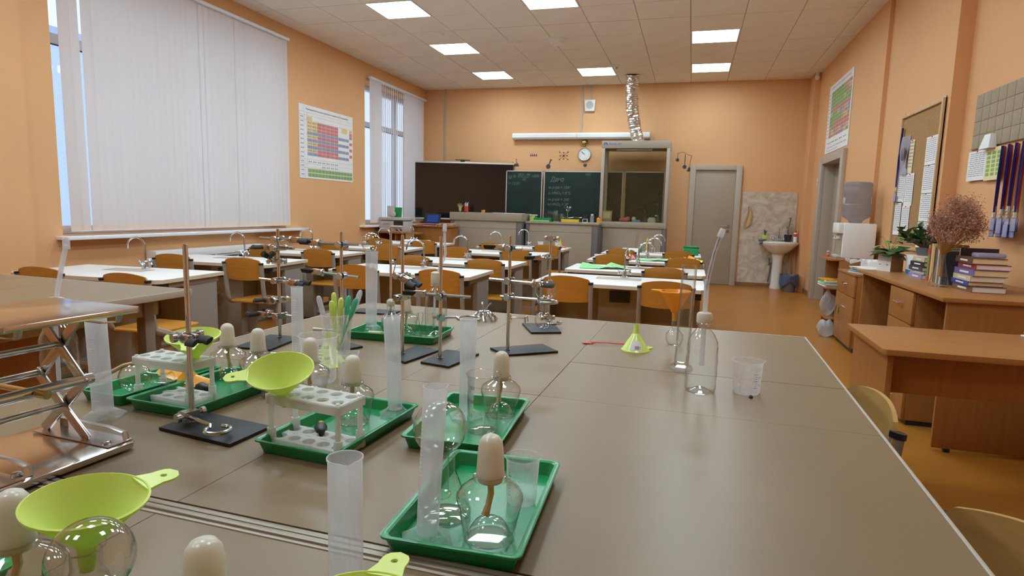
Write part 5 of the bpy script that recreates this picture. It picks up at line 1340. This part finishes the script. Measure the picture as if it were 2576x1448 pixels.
def green_tray(label, FL, FR, BR, BL, z=TT):
    c = [Vector(p) for p in (FL, FR, BR, BL)]; ct = sum(c, Vector((0, 0)))/4
    w_ = ((c[1]-c[0]).length+(c[2]-c[3]).length)/2; d_ = ((c[3]-c[0]).length+(c[2]-c[1]).length)/2
    e = ((c[1]-c[0])+(c[2]-c[3])); rz = math.atan2(e.y, e.x)
    t = thing('green_tray', label, 'tray', (ct.x, ct.y, z), rz, 'green plastic trays')
    def rr(w2, d2, r, zz, n=5):
        out = []
        for (sx_, sy, a0) in ((1, 1, 0), (-1, 1, PI/2), (-1, -1, PI), (1, -1, 1.5*PI)):
            for k in range(n): a = a0+PI/2*k/(n-1); out.append((sx_*(w2-r)+r*math.cos(a), sy*(d2-r)+r*math.sin(a), zz))
        return out
    W2_, D2_ = w_/2, d_/2
    loops = [rr(W2_-.010, D2_-.010, .008, .0005), rr(W2_-.0045, D2_-.0045, .009, .019), rr(W2_, D2_, .011, .0205), rr(W2_, D2_, .011, .023), rr(W2_-.0035, D2_-.0035, .009, .0235), rr(W2_-.008, D2_-.008, .008, .0215), rr(W2_-.013, D2_-.013, .008, .0035)]
    m = MB(); n = len(loops[0])
    for lp in loops: m.v += lp
    for a in range(len(loops)-1):
        for k in range(n): m.f.append((a*n+k, a*n+(k+1) % n, (a+1)*n+(k+1) % n, (a+1)*n+k)); m.mi.append(0)
    m.f.append(tuple(range(n-1, -1, -1))); m.f.append(tuple((len(loops)-1)*n+k for k in range(n))); m.mi += [0, 0]
    m.build('shell', K['green'], t)
    return t
TF = TT+.0038   # tray floor
green_tray('green tray nearest the camera with spirit lamp and small beaker', (-.319, .598), (-.150, .605), (-.173, .878), (-.342, .871))
green_tray('green tray behind the nearest one, holding the printed glass beaker', (-.445, .890), (-.274, .900), (-.287, 1.163), (-.455, 1.155))
green_tray('green tray under the front white rack', (-.653, .795), (-.497, .785), (-.480, 1.055), (-.638, 1.066))
green_tray('green tray under the rear white rack beside the stand', (-1.022, .889), (-.858, .880), (-.836, 1.150), (-1.002, 1.160))
green_tray('green tray half hidden behind the lab jack', (-1.150, .900), (-1.032, .893), (-1.018, 1.150), (-1.136, 1.158))
green_tray('green tray at the far side of the table under the tall cylinder', (-.972, 1.616), (-.682, 1.612), (-.712, 1.810), (-1.005, 1.785))
green_tray('green tray cut off at the lower left corner', (-.825, .170), (-.658, .167), (-.645, .436), (-.813, .440))
green_tray('green tray cut off at the bottom edge under a lamp cap', (-.490, .195), (-.322, .190), (-.312, .460), (-.482, .466))

spirit_lamp('large spirit lamp in the nearest tray', -.213, .671, TF, 1.0)
spirit_lamp('spirit lamp behind the printed glass beaker', -.333, 1.104, TF, .965, 1)
spirit_lamp('spirit lamp behind the front white rack', -.576, .971, TF, .965, 2)
spirit_lamp('spirit lamp without a tray behind the front lime funnel', -.742, 1.085, TT, .965, 3)
spirit_lamp('left of the two spirit lamps behind the rear white rack', -.985, 1.128, TF, .965, 4)
spirit_lamp('right of the two spirit lamps behind the rear white rack', -.888, 1.108, TF, .965, 5)
spirit_lamp('spirit lamp whose cap alone shows at the bottom edge', -.358, .376, TF, 1.0, 6)
spirit_lamp('spirit lamp cut off at the left edge beside the big lime funnel', -.591, .393, TT, 1.0, 7)
spirit_lamp('spirit lamp at the back of the far green tray', -.838, 1.735, TF, .9, 8)

cylinder('plastic measuring cylinder standing in the nearest tray', -.281, .640, TF, .0132, .19, .033, .045, 1.0)
cylinder('plastic measuring cylinder in the second tray behind the glass beaker', -.391, 1.070, TF, .0135, .19, .034, 0, .4)
cylinder('plastic measuring cylinder in the tray of the front white rack', -.522, 1.036, TF, .0135, .19, .034, -.06, .2)
cylinder('thin plastic measuring cylinder between the left stands', -.878, 1.235, TT, .0132, .205, .034, 0, 2)
cylinder('plastic measuring cylinder with raised scale behind the lab jack', -1.019, .846, TT, .0172, .185, .038, -.03, 2.2)
cylinder('plastic measuring cylinder cut off at the bottom beside the lime funnel', -.317, .519, TT, .0172, .150, .04, 0, -.9, None, False)
cylinder('tall plastic measuring cylinder topped by an inverted flask', -.970, 1.752, TF, .0175, .250, .036, 0, .2)
round_flask('round flask upside down in the tall far cylinder', T(-.970, 1.752, TF+.25+.030) @ RX(PI), .031, .0105, .055)
gc = cylinder('tall clear glass measuring cylinder beside the wash bottle', -.003, 1.615, TT, .0185, .270, .030, .025, 1.2, K['glass'], False, None)
m = MB(); m.lathe([(0, .016), (.0155, .018), (.0162, .03), (.0162, .268)], 28); m.build('inner_wall', K['glass'], gc)

beaker('small plastic beaker in the nearest tray', -.200, .772, TF, .0215, .064, K['ppthin'], .4, K['inkblue'], -2.2, 'plastic beakers')
beaker('glass beaker printed with blue numbers in the second tray', -.337, 1.011, TF, .0288, .104, K['glass'], 2.0, K['inkblue'], -2.5, None, 'beaker', 1.0)
beaker('large plastic beaker behind the capped lamps', -.792, 1.190, TT, .040, .105, K['ppthin'], 3.0, K['ink'], -.9, 'plastic beakers')
beaker('tall narrow plastic beaker behind the spirit lamp of the front rack', -.684, 1.135, TT, .0215, .087, K['ppthin'], 1.2, K['ink'], 3.6, 'plastic beakers', 'beaker', .85)
beaker('plastic beaker standing alone at the right of the table', .143, 1.455, TT, .0310, .074, K['ppthin'], .3, K['inkblue'], -1.0, 'plastic beakers')
beaker('tall plastic beaker full of coloured pipettes', -.893, 1.425, TT, .0375, .110, K['ppthin'], .3, None)
beaker('small glass cup left of the front lime funnel', -.816, 1.055, TT, .0225, .088, K['glass'], 2.5, None)
beaker('plastic beaker lying low behind the large plastic beaker', -.822, 1.115, TT, .026, .07, K['ppthin'], 2.5, None)
erlenmeyer('conical glass flask in the nearest tray under an inverted flask', -.284, .703, TF)
round_flask('round flask upside down on the conical flask in the nearest tray', T(-.293, .706, TF+.088+.028) @ RX(PI+.04), .0345, .0112, .06)
erlenmeyer('conical glass flask under the big lime funnel', -.528, .412, TT, .034, .077)
erlenmeyer('conical glass flask at the bottom edge under an inverted flask', -.441, .348, TF, .034, .088)
round_flask('large round flask upside down at the lower left', T(-.441, .348, TF+.088+.025) @ RX(PI), .0315, .0105, .055)
erlenmeyer('conical glass flask under the lime funnel at the bottom edge', -.229, .388, TT, .034, .048)

# test tube racks
def plate_holes(q, w_, d_, nx, ny, r, z0, z1, through=True):
    cw, cd = w_/nx, d_/ny; n = 16
    for i in range(nx):
        for j in range(ny):
            cx, cy_ = -w_/2+cw*(i+.5), -d_/2+cd*(j+.5); sq = []; ci = []
            for k in range(n):
                a = 2*PI*k/n+PI/4; c_, s_ = math.cos(a), math.sin(a); f = 1/max(abs(c_)/(cw/2), abs(s_)/(cd/2)); sq.append((cx+c_*f, cy_+s_*f)); ci.append((cx+r*c_, cy_+r*s_))
            for z in (z0, z1):
                o = len(q.v); q.v += [(a, b, z) for a, b in sq]+[(a, b, z) for a, b in ci]
                q.f += [(o+k, o+(k+1) % n, o+n+(k+1) % n, o+n+k) for k in range(n)]; q.mi += [0]*n
            o = len(q.v)-4*n
            q.f += [(o+n+k, o+n+(k+1) % n, o+3*n+(k+1) % n, o+3*n+k) for k in range(n)]; q.mi += [0]*n
    o = len(q.v); q.v += [(-w_/2, -d_/2, z0), (w_/2, -d_/2, z0), (w_/2, d_/2, z0), (-w_/2, d_/2, z0), (-w_/2, -d_/2, z1), (w_/2, -d_/2, z1), (w_/2, d_/2, z1), (-w_/2, d_/2, z1)]
    q.f += [(o, o+1, o+5, o+4), (o+1, o+2, o+6, o+5), (o+2, o+3, o+7, o+6), (o+3, o, o+4, o+7)]; q.mi += [0]*4
def tube_rack_white(label, x, y, z, rz):
    t = thing('test_tube_rack', label, 'test tube rack', (x, y, z), rz, 'white test tube racks')
    q = MB(); plate_holes(q, .148, .068, 5, 2, .0105, .004, .012); q.box(-.074, -.034, 0, .074, .034, .0045); q.build('base_plate', K['rack'], t, smooth=False)
    q = MB(); plate_holes(q, .148, .068, 5, 2, .0102, .082, .086); q.box(-.074, -.034, .070, -.072, .034, .083); q.box(.072, -.034, .070, .074, .034, .083); q.box(-.072, -.034, .070, .072, -.032, .083); q.box(-.072, .032, .070, .072, .034, .083); q.build('top_plate', K['rack'], t, smooth=False)
    for sx_ in (-1, 1):
        for sy in (-1, 1):
            q = MB(); q.lathe([(.0075, .0), (.0072, .028), (.0045, .028), (.0045, .082), (.0035, .0885), (0, .0890)], 14, T(sx_*.068, sy*.028, 0)); q.build('corner_post', K['rack'], t)
    return t
tube_rack_white('front white test tube rack carrying a lime funnel', -.575, .853, TF, -.12)
tube_rack_white('rear white test tube rack in the tray beside the stand', -.975, .968, TF, -.09)
funnel('lime funnel tilted in the front white rack', T(-.630, .850, TF+.062) @ RY(.12) @ RX(.33) @ RZ(0), K['lime'], .053, .072, -2.5)
funnel('lime funnel in the rear white rack behind the stand', T(-.925, .972, TF+.066) @ RX(.14) @ RY(.06), K['lime'], .050, .070, -.95)
funnel('big lime funnel at the lower left over a conical flask', T(-.528, .412, TT+.052) @ RY(.10) @ RX(.02), K['lime'], .0515, .072, 1.25)
funnel('lime funnel cut off by the bottom edge of the picture', T(-.229, .388, TT+.021), K['lime'], .054, .070, 1.62)
funnel('lime funnel upside down on the table beside the red spoon', T(-.134, 1.790, TT+.0775) @ RX(PI), K['lime'], .0415, .0775, -.95)
funnel('lime funnel upside down behind the large plastic beaker', T(-.868, 1.345, TT+.0775) @ RX(PI), K['lime'], .0415, .0775, .8)
funnel('orange funnel standing in the small volumetric flask', T(-.030, 1.915, TT+.074) @ RY(-.03), K['orangep'], .047, .092, 2.75)
m = MB(); m.quad((0, 0, 0), (.024, 0, 0), (.024, .020, 0), (0, .020, 0)); lab_p = m
st = [o for o in C.objects if o.get('label') == 'lime funnel upside down on the table beside the red spoon'][0]
q = MB(); n = 6; R_, h_ = .0415, .0775
def conept(a, z): 
    r = .0105+(R_*.94-.0105)*((z-.0275)/(h_-.004-.0275))+.0006; return (r*math.cos(a), r*math.sin(a), z)
for i in range(n+1):
    a = .95+1.0*i/n; q.v += [conept(a, .045), conept(a, .070)]
for i in range(n): q.f.append((2*i, 2*i+1, 2*i+3, 2*i+2)); q.mi.append(0)
lp = q.build('paper_label', K['paper'], st)
q = MB()
for i in range(10):
    a = 1.05+.05*i; q.v += [tuple(Vector(conept(a, .058))*1.004), tuple(Vector(conept(a+.02*(1+i % 2), .058))*1.004), tuple(Vector(conept(a+.02*(1+i % 2), .067))*1.004), tuple(Vector(conept(a, .067))*1.004)]; q.f.append((4*i, 4*i+1, 4*i+2, 4*i+3)); q.mi.append(0)
q.build('bar_code', K['inkb'], lp, smooth=False)

# orange scoop and the things lying in the left trays
t = thing('orange_funnel', 'orange funnel lying on its rim behind the rear rack', 'funnel', (-1.02, 1.045, TF), -.18)
m = MB(); m.prism([(-.075, -.012), (-.06, -.017), (.06, -.017), (.078, -.012), (.082, 0), (.078, .012), (.06, .017), (-.06, .017), (-.075, .012), (-.08, 0)], .020, .024, RX(.35) @ RY(.10)); m.build('rim_plate', K['orangep'], t, .001)
m = MB(); m.lathe([(.040, 0), (.012, .030), (.010, .045)], 24, T(.005, .0, .0)); m.build('cone', K['orangep'], t)
for x in (-.068, .070):
    m = MB(); m.lathe([(0, .0245), (.004, .0245)], 12, RX(.35) @ RY(.10) @ T(x, 0, 0)); m.build('hole', K['skirt'], t)
round_flask('round flask lying on its side in the half hidden tray', T(-1.085, .975, TF+.031) @ RZ(.2) @ RY(PI/2), .0305, .012, .05)
m = MB(); m.tube([(-.055, -.05, .018), (-.02, -.012, .045), (.02, .008, .055), (.06, .015, .057), (.09, .012, .05)], [.0045]*5, 8)
tag(m.build('rubber_tube', K['salmon'], loc=(-1.08, .975, TF+.012)), 'tan rubber tube lying over the flask in the half hidden tray', 'tube')
def bulb_pipette(label, x, y, z, rz, bm_=K['black']):
    t = thing('bulb_dropper', label, 'dropper', (x, y, z), rz)
    m = MB(); m.tube([(0, 0, .011), (.012, 0, .0115), (.03, 0, .011)], [.006, .0115, .008], 12); m.sphere((.03, 0, .011), .008, 10); m.build('bulb', bm_, t)
    m = MB(); m.tube([(-.03, .0, .006), (0, 0, .011)], .005, 8); m.build('stem', K['orangep'], t)
bulb_pipette('black bulb dropper behind the front white rack', -.600, .905, TF, -1.0)
bulb_pipette('black bulb dropper under the rear white rack', -.97, 1.02, TF, -.2)

# pipettes in the beaker
def pipette(label, x, y, z, tip, mt):
    t = thing('pipette', label, 'pipette', (x, y, z)); p = Vector(tip); L = p.length; d = p.normalized()
    m = MB(); m.tube([(0, 0, 0), d*L*.62], [.0016, .0030], 8); m.build('shaft', mt, t)
    m = MB(); m.tube([d*L*.62, d*L*.67, d*L*.72, d*L*.94, d*L*.985, d*L], [.003, .0052, .0072, .0072, .0052, .002], 10); m.build('bulb', mt, t)
for nm, dx, dy, tp, mt in [
   ('white pipette leaning far left in the pipette beaker', -.012, .0, (-.042, .0, .150), K['pp']), ('white pipette behind the lime ones in the pipette beaker', -.004, .015, (-.020, .010, .145), K['pp']),
   ('tallest lime pipette in the pipette beaker', -.002, .006, (-.012, .005, .160), K['lime']), ('lowest lime pipette in the pipette beaker', .006, -.012, (-.010, -.004, .142), K['lime']),
   ('lime pipette right of centre in the pipette beaker', .004, -.004, (.014, .0, .150), K['lime']), ('green pipette behind the right lime one', .006, .012, (.022, .006, .153), K['teal']),
   ('green pipette leaning right beside the stand rod', .004, .0, (.055, .004, .150), K['teal']), ('clear pipette leaning right above the green one', .006, .006, (.058, .012, .170), K['pp'])]:
    pipette(nm, -.893+dx, 1.425+dy, TT+.006, tp, mt)

# wash bottles
def wash_bottle(label, x, y, z, kind):
    t = thing('wash_bottle', label, 'wash bottle', (x, y, z))
    m = MB(); r = .0345
    m.lathe([(0, .012), (.012, .008), (.024, .001), (.031, .0), (r, .010), (r*.98, .03), (r*1.02, .045), (r*.99, .058), (r*1.02, .073), (r*.98, .088), (r, .102), (r*.93, .116), (r*.72, .132), (.016, .143), (.0135, .146), (.0135, .152), (.0175, .153), (.0175, .155), (.013, .156), (.013, .162)], 32); m.build('bottle', K['pet'], t)
    if kind == 0:
        m = MB(); m.lathe([(.0168, .158), (.0172, .1595), (.0172, .176), (.015, .180), (.009, .182), (0, .182)], 24); m.build('cap', K['cap'], t)
        m = MB(); m.tube([(0, 0, .06), (0, 0, .255)], .0055, 10); m.build('dip_tube', K['pp'], t)
        m = MB(); m.tube([(0, 0, .235), (.004, 0, .27), (.012, 0, .315), (.022, 0, .355)], [.0045, .0045, .004, .004], 8); m.build('spout_tube', K['ppthin'], t)
        m = MB(); m.tube([(0, 0, .235), (.004, 0, .27), (.012, 0, .315), (.022, 0, .355)], .0014, 6); m.build('core_wire', K['darkgrey'], t)
        m = MB(); m.tube([(.0205, 0, .350), (.026, 0, .366), (.027, 0, .369)], [.007, .0068, .005], 12); m.build('tip', K['pp'], t)
    else:
        m = MB(); m.lathe([(.0165, .157), (.0172, .1585), (.0172, .186), (.016, .190), (.017, .193), (.010, .197), (0, .198)], 24); m.build('cap', K['cap'], t)
        m = MB(); m.tube([(-.006, 0, .02), (-.004, 0, .155)], .004, 8); m.build('dip_tube', K['pp'], t)
        pth = [(.006, 0, .195), (.012, 0, .215), (.024, 0, .235), (.030, 0, .255), (.027, 0, .285), (.026, 0, .330)] if kind == 1 else [(.002, 0, .19), (.008, 0, .215), (.022, 0, .26), (.038, 0, .305)]
        m = MB(); m.tube(pth, .0045, 8); m.build('spout_tube', K['pp'], t)
        e = Vector(pth[-1]); m = MB(); m.tube([e-Vector((0, 0, .008)), e+Vector((.001, 0, .012)), e+Vector((.001, 0, .016))], [.0066, .0064, .004], 12); m.build('tip', K['pp'], t)
    return t
wash_bottle('clear wash bottle at the right with a wired spout', .042, 1.430, TT, 0)
wash_bottle('clear wash bottle in the far green tray with a bent spout', -.750, 1.762, TF, 1)
wash_bottle('clear wash bottle behind the lab jack with a leaning spout', -1.235, .935, TT, 2)

# volumetric flask, red spoon, glasses in the far tray
t = thing('volumetric_flask', 'small volumetric flask under the orange funnel', 'flask', (-.028, 1.915, TT))
m = MB(); m.lathe([(0, .002), (.016, 0), (.022, .006), (.0265, .022), (.025, .034), (.016, .045), (.0105, .050), (.0100, .102), (.0115, .104)], 28); m.build('shell', K['glass'], t)
t = thing('red_spoon', 'red plastic spoon lying behind the upturned lime funnel', 'spoon', (-.235, 1.832, TT), .14)
m = MB(); m.tube([(-.035, 0, .003), (-.02, 0, .006), (.02, .004, .006), (.075, .010, .004)], [.005, .0028, .0026, .003], 8, flat=.5); m.build('handle', K['redp'], t)
m = MB(); m.sphere((-.048, 0, .003), .011, 12, None, (1.3, .75, .25)); m.build('bowl', K['redp'], t)
for k, (x, y, r, h, s) in enumerate(((-.800, 1.700, .023, .075, 'glass cup at the front of the far tray'), (-.770, 1.745, .020, .07, 'small glass cup before the wash bottle in the far tray'), (-.875, 1.690, .022, .065, 'glass cup beside the tall cylinder in the far tray'))):
    m = MB(); m.lathe([(0, .002), (r*1.15, 0), (r*1.2, .004), (r*.8, h*.92), (r*.95, h)], 24); tag(m.build('glass_cup', K['glass'], loc=(x, y, TF)), s, 'glass')
t = thing('stoppered_jar', 'glass jar with a round stopper at the back of the far tray', 'jar', (-.905, 1.760, TF))
m = MB(); m.lathe([(0, 0), (.028, .0), (.030, .04), (.012, .06), (.012, .08)], 24); m.build('body', K['glass'], t)
m = MB(); m.lathe([(.011, .079), (.013, .082), (.013, .095), (.008, .101), (0, .102)], 18); m.build('stopper', K['cap'], t)
m = MB(); m.tube([(-.03, 0, .006), (.03, .004, .006)], .006, 10); tag(m.build('wooden_peg', K['yellowp'], loc=(-.905, 1.675, TF)), 'short yellow wooden peg in the far tray', 'peg')
m = MB(); m.tube([(-.12, -.06, .004), (-.07, -.06, .004), (-.02, -.05, .004), (.02, -.02, .004), (.05, -.005, .004)], .0035, 8); tag(m.build('white_cable', K['white'], loc=(-1.02, 1.745, TT)), 'white tube running from the pipette beaker to the far tray', 'cable')
m = MB(); m.sphere((0, 0, .003), .0045, 10); tag(m.build('black_pellet', K['inkb'], loc=(.150, 1.413, TT-.0005)), 'tiny black pellet in front of the lone plastic beaker', 'pellet')

# ---------------------------------------------------------------- stands
def stand(label, x, y, corners=None, h=.325):
    t = thing('lab_stand', label, 'lab stand', (x, y, TT), 0, 'lab stands on the island table')
    q = MB(); cs = [(a-x, b-y) for a, b in corners]; ct = (sum(a for a, b in cs)/4, sum(b for a, b in cs)/4)
    q.prism(cs, .0, .006); q.build('base_plate', K['blackplate'], t, .001)
    q = MB(); q.tube([(0, 0, .003), (0, 0, h*.52), (0, 0, h*.522), (0, 0, h-.003), (0, 0, h)], [.0047, .0047, .0044, .0044, .003], 12); q.build('rod', K['chrome'], t)
    q = MB(); q.lathe([(.007, .006), (.007, .009), (0, .009)], 12); q.build('nut', K['chrome'], t)
    return t
def boss(q, z, ang):
    M = T(0, 0, z) @ RZ(ang)
    q.cbox((0, -.004, 0), (.020, .026, .015), M)
    q.tube([(0, .008, 0), (0, .022, 0)], .0035, 8, M=M); q.lathe([(0, .016), (.0085, .016), (.0085, .023), (0, .023)], 14, M @ RX(-PI/2))
    q.tube([(.004, -.016, 0), (.004, -.028, 0)], .0035, 8, M=M); q.lathe([(0, .024), (.0085, .024), (.0085, .031), (0, .031)], 14, M @ T(.004, 0, 0) @ RX(PI/2))
    return M @ T(0, -.012, 0)
def clamp(t, z, ang, back, front, opening=.012, tilt=0.0, jaw=True, roll=0.0):
    q = MB(); M = boss(q, z, ang) @ RY(tilt) @ RX(roll)
    q.tube([(-back, 0, 0), (front, 0, 0)], .0042, 10, M=M)
    o = q.build('clamp', K['chrome'], t, ang=30)
    if jaw:
        q = MB()
        q.lathe([(0, 0), (.0105, 0), (.0105, .006), (0, .006)], 16, M @ T(front-.002, 0, 0) @ RY(PI/2))
        for s in (-1, 1):
            q.box(front+.003, s*opening*.35-.0035, -.008, front+.030, s*opening*.35+.0035, .008, M)
        q.build('jaw', K['steel'], o, .001)
        for s in (-1, 1):
            q = MB(); a = s*opening*.35
            q.tube([(front+.028, a, 0), (front+.040, s*opening*.9, 0), (front+.058, s*opening*.75, 0)], .0085, 8, M=M, flat=.45); q.build('rubber_grip', K['rubber'], o)
    return o
def ring(t, z, ang, L, r, drop=0.0, open_=False):
    q = MB(); M = boss(q, z, ang)
    q.tube([(-.02, 0, 0), (L, 0, 0)], .0036, 10, M=M)
    n = 22; a1 = 2*PI if not open_ else 1.72*PI
    pts = [(L, 0, 0), (L+.006, -.004, -.004)]+[(L+.004+r-r*math.cos(a1*k/n), -r*math.sin(a1*k/n)*(1), -.004) for k in range(1, n+1)]
    q.tube(pts, .0036, 8, M=M)
    return q.build('ring_clamp', K['chrome'], t, ang=30)
s1 = stand('lab stand in the left foreground with an iron ring at its foot', -.836, .864, [(-.872, .826), (-.704, .803), (-.697, .898), (-.864, .920)])
clamp(s1, .165, -.35, .085, .012, .016, 0, True)
ring(s1, .022, -.30, .075, .020, open_=True)
s2 = stand('lab stand at the left edge bristling with many clamps', -1.145, 1.526, [(-1.182, 1.380), (-1.074, 1.388), (-1.096, 1.560), (-1.200, 1.552)])
clamp(s2, .297, .05, .052, .050, .014, .02); clamp(s2, .270, PI-.25, .052, .045, .030, .02); clamp(s2, .232, -1.2, .01, .015, .014, -.4)
clamp(s2, .176, -.05, .058, .048, .020, .03); clamp(s2, .118, PI-.3, .02, .042, .035, .1); clamp(s2, .070, PI-.1, .045, .048, .045, .0)
s3 = stand('lab stand just behind the pipette beaker with two clamps', -.931, 1.515, [(-.985, 1.480), (-.893, 1.463), (-.868, 1.520), (-.950, 1.560)])
clamp(s3, .290, PI+.05, .045, .075, .010, 0); clamp(s3, .202, PI+.18, .045, .060, .012, -.09)
s4 = stand('slim lab stand at the far left corner with hanging thermometers', -1.059, 2.060, [(-1.196, 2.008), (-1.034, 2.022), (-1.042, 2.105), (-1.204, 2.092)])
m = MB(); m.tube([(0, 0, .30), (.03, -.01, .318), (.055, -.015, .300)], .003, 8); m.build('hook', K['chrome'], s4)
t = thing('thermometer', 'thin glass thermometer hanging from the slim far stand', 'thermometer', (-1.01, 2.045, TT+.29))
m = MB(); m.tube([(.005, 0, 0.005), (-.01, 0, -.06), (-.032, -.004, -.145)], .0020, 6); m.build('stem', K['steel'], t)
m = MB(); m.tube([(-.032, -.004, -.145), (-.040, -.006, -.18)], .0024, 6); m.build('bulb', K['glass'], t)
s5 = stand('left of the two crossed lab stands in the middle of the table', -.724, 1.475, [(-.745, 1.440), (-.680, 1.400), (-.652, 1.555), (-.735, 1.590)])
clamp(s5, .218, -.35, .018, .012, .014, .3); clamp(s5, .160, -.35, .018, .012, .014, .1, False)
s6 = stand('right of the two crossed lab stands in the middle of the table', -.611, 1.465, [(-.645, 1.418), (-.560, 1.400), (-.535, 1.560), (-.635, 1.570)])
clamp(s6, .172, PI+.1, .078, .045, .010, -.02); ring(s6, .118, .45, .040, .030)
s7 = stand('lab stand gripping the upper round flask in a clamp and ring', -.474, 1.628, [(-.530, 1.640), (-.461, 1.575), (-.338, 1.672), (-.402, 1.748)], .327)
clamp(s7, .292, PI-.1, .03, .022, .010, 0); clamp(s7, .203, -.10, .055, .075, .011, .03); ring(s7, .158, -.10, .088, .026)
s8 = stand('far lab stand holding a clamp above the second round flask', -.467, 2.110, [(-.545, 2.045), (-.475, 1.900), (-.385, 1.945), (-.440, 2.085)], .315)
clamp(s8, .300, 1.2, .005, .004, .01, 0, False); clamp(s8, .235, PI+.5, .03, .030, .012, .05); ring(s8, .020, -.95, .045, .027, open_=True)
round_flask('upper round flask held by clamp and ring on the stand', T(-.366, 1.608, TT+.188), .0300, .0125, .060)
round_flask('lower round flask standing on the far black base plate', T(-.450, 1.965, TT+.007+.0295), .0295, .0110, .052)

# wire spring clamps on the table
def wire_burr(label, x, y, rz, n, s):
    t = thing('wire_clamp', label, 'wire clamp', (x, y, TT), rz)
    for k in range(n):
        a = 2*PI*k/n+.2; c_, s_ = math.cos(a), math.sin(a)
        q = MB(); q.tube([(0, 0, .030*s), (.02*s*c_, .02*s*s_, .030*s), (.036*s*c_, .036*s*s_, .014*s), (.040*s*c_-.006*s_, .040*s*s_+.006*c_, .002), (.046*s*c_+.004*s_, .046*s*s_-.004*c_, .004), (.034*s*c_+.006*s_, .034*s*s_-.006*c_, .018*s)], .0024, 6); q.build('wire_loop', K['chrome'], t)
    for k in range(3):
        a = k*2.1
        q = MB(); q.tube([(0, 0, .028*s), (.012*s*math.cos(a), .012*s*math.sin(a), .048*s), (.018*s*math.cos(a), .018*s*math.sin(a), .055*s), (.020*s*math.cos(a)+.004, .020*s*math.sin(a), .060*s)], .0022, 6); q.build('wire_prong', K['chrome'], t)
    q = MB(); q.sphere((0, 0, .029*s), .006*s, 10); q.build('hub', K['chrome'], t)
wire_burr('spiky cluster of chrome wire clamps lying on the table', -.695, 2.075, .3, 11, 1.05)
t = thing('pinch_clamp', 'chrome spring pinch clamp right of the wire cluster', 'pinch clamp', (-.575, 2.085, TT), -.1)
q = MB(); q.tube([(-.035, 0, .012), (-.01, .0, .016), (.025, 0, .016), (.035, 0, .022)], .0022, 6); q.build('spring_wire', K['chrome'], t)
for x in (-.030, .034):
    q = MB(); q.tube([(x, -.010, .002), (x, -.010, .022), (x, .010, .024), (x+.004, .010, .004)], .0026, 6); q.build('finger_pad', K['chrome'], t)

# ---------------------------------------------------------------- lab jack
JX, JY = -.838, .752
t = thing('lab_jack', 'polished steel scissor lab jack at the left of the table', 'lab jack', (JX, JY, TT), A0*3)
W_, D_ = .205, .205
def plate(nm, z, dx=0, dy=0):
    q = MB(); r = .008
    q.prism([(-W_+dx, -D_+dy), (-r+dx, -D_+dy), (dx, -D_+r+dy), (dx, -r+dy), (-r+dx, dy), (-W_+dx, dy)], z, z+.009); return q.build(nm, K['steelplate'], t, .002)
plate('base_plate', .004); plate('top_plate', .2225, .012, .012)
for (x, y) in ((-.02, -.02), (-.18, -.02), (-.02, -.18), (-.18, -.18)):
    q = MB(); q.lathe([(.006, 0), (.006, .004), (0, .004)], 10, T(x, y, 0)); q.build('foot', K['black'], t)
ZL = [.020, .066, .113, .160, .218]
for yy in (-.030, -.175):
    for (xa, za, xb, zb) in ((-.175, .020, -.072, .113), (-.072, .020, -.175, .113), (-.175, .113, -.072, .220), (-.072, .113, -.175, .220)):
        d = Vector((xb-xa, 0, zb-za)); L = d.length; a = math.atan2(d.z, d.x)
        q = MB(); q.box(-.006, -.0025, -.008, L+.006, .0025, .008, T(xa, yy+(.003 if xb > xa else -.003), za) @ RY(-a)); q.build('scissor_arm', K['steel'], t, .001)
    for z0, sg in ((.0135, 1), (.2215, -1)):
        q = MB(); q.box(-.185, yy-.035 if yy < -.1 else yy-.012, 0, -.010, yy+.012 if yy < -.1 else yy+.03, .0018, T(0, 0, z0) if sg > 0 else T(0, 0, z0)); q.build('rail', K['steel'], t, smooth=False)
        q = MB(); y2 = yy+.022
        q.tube([(-.16, y2, z0), (-.16, y2, z0+sg*.018), (-.05, y2, z0+sg*.018), (-.018, y2, z0+sg*.014), (-.014, y2, z0)], .006, 4, flat=.25); q.build('ear', K['steel'], t)
for (x, z, r) in ((-.124, .066, .0050), (-.124, .166, .0050), (-.175, .113, .0055), (-.072, .113, .0085)):
    q = MB(); q.tube([(x, -.195, z), (x, -.018, z)], r, 14); q.build('cross_rod', K['chrome'], t)
q = MB(); q.tube([(-.20, -.105, .113), (-.045, -.105, .113)], .0045, 12); q.tube([(-.062, -.105, .113), (-.042, -.105, .113)], .007, 14); q.build('screw_shaft', K['gold'], t)
for y in (-.03, -.16):
    q = MB(); q.lathe([(.007, 0), (.006, .003), (0, .004)], 12, T(-.03, y, .0155)); q.build('rivet', K['chrome'], t)
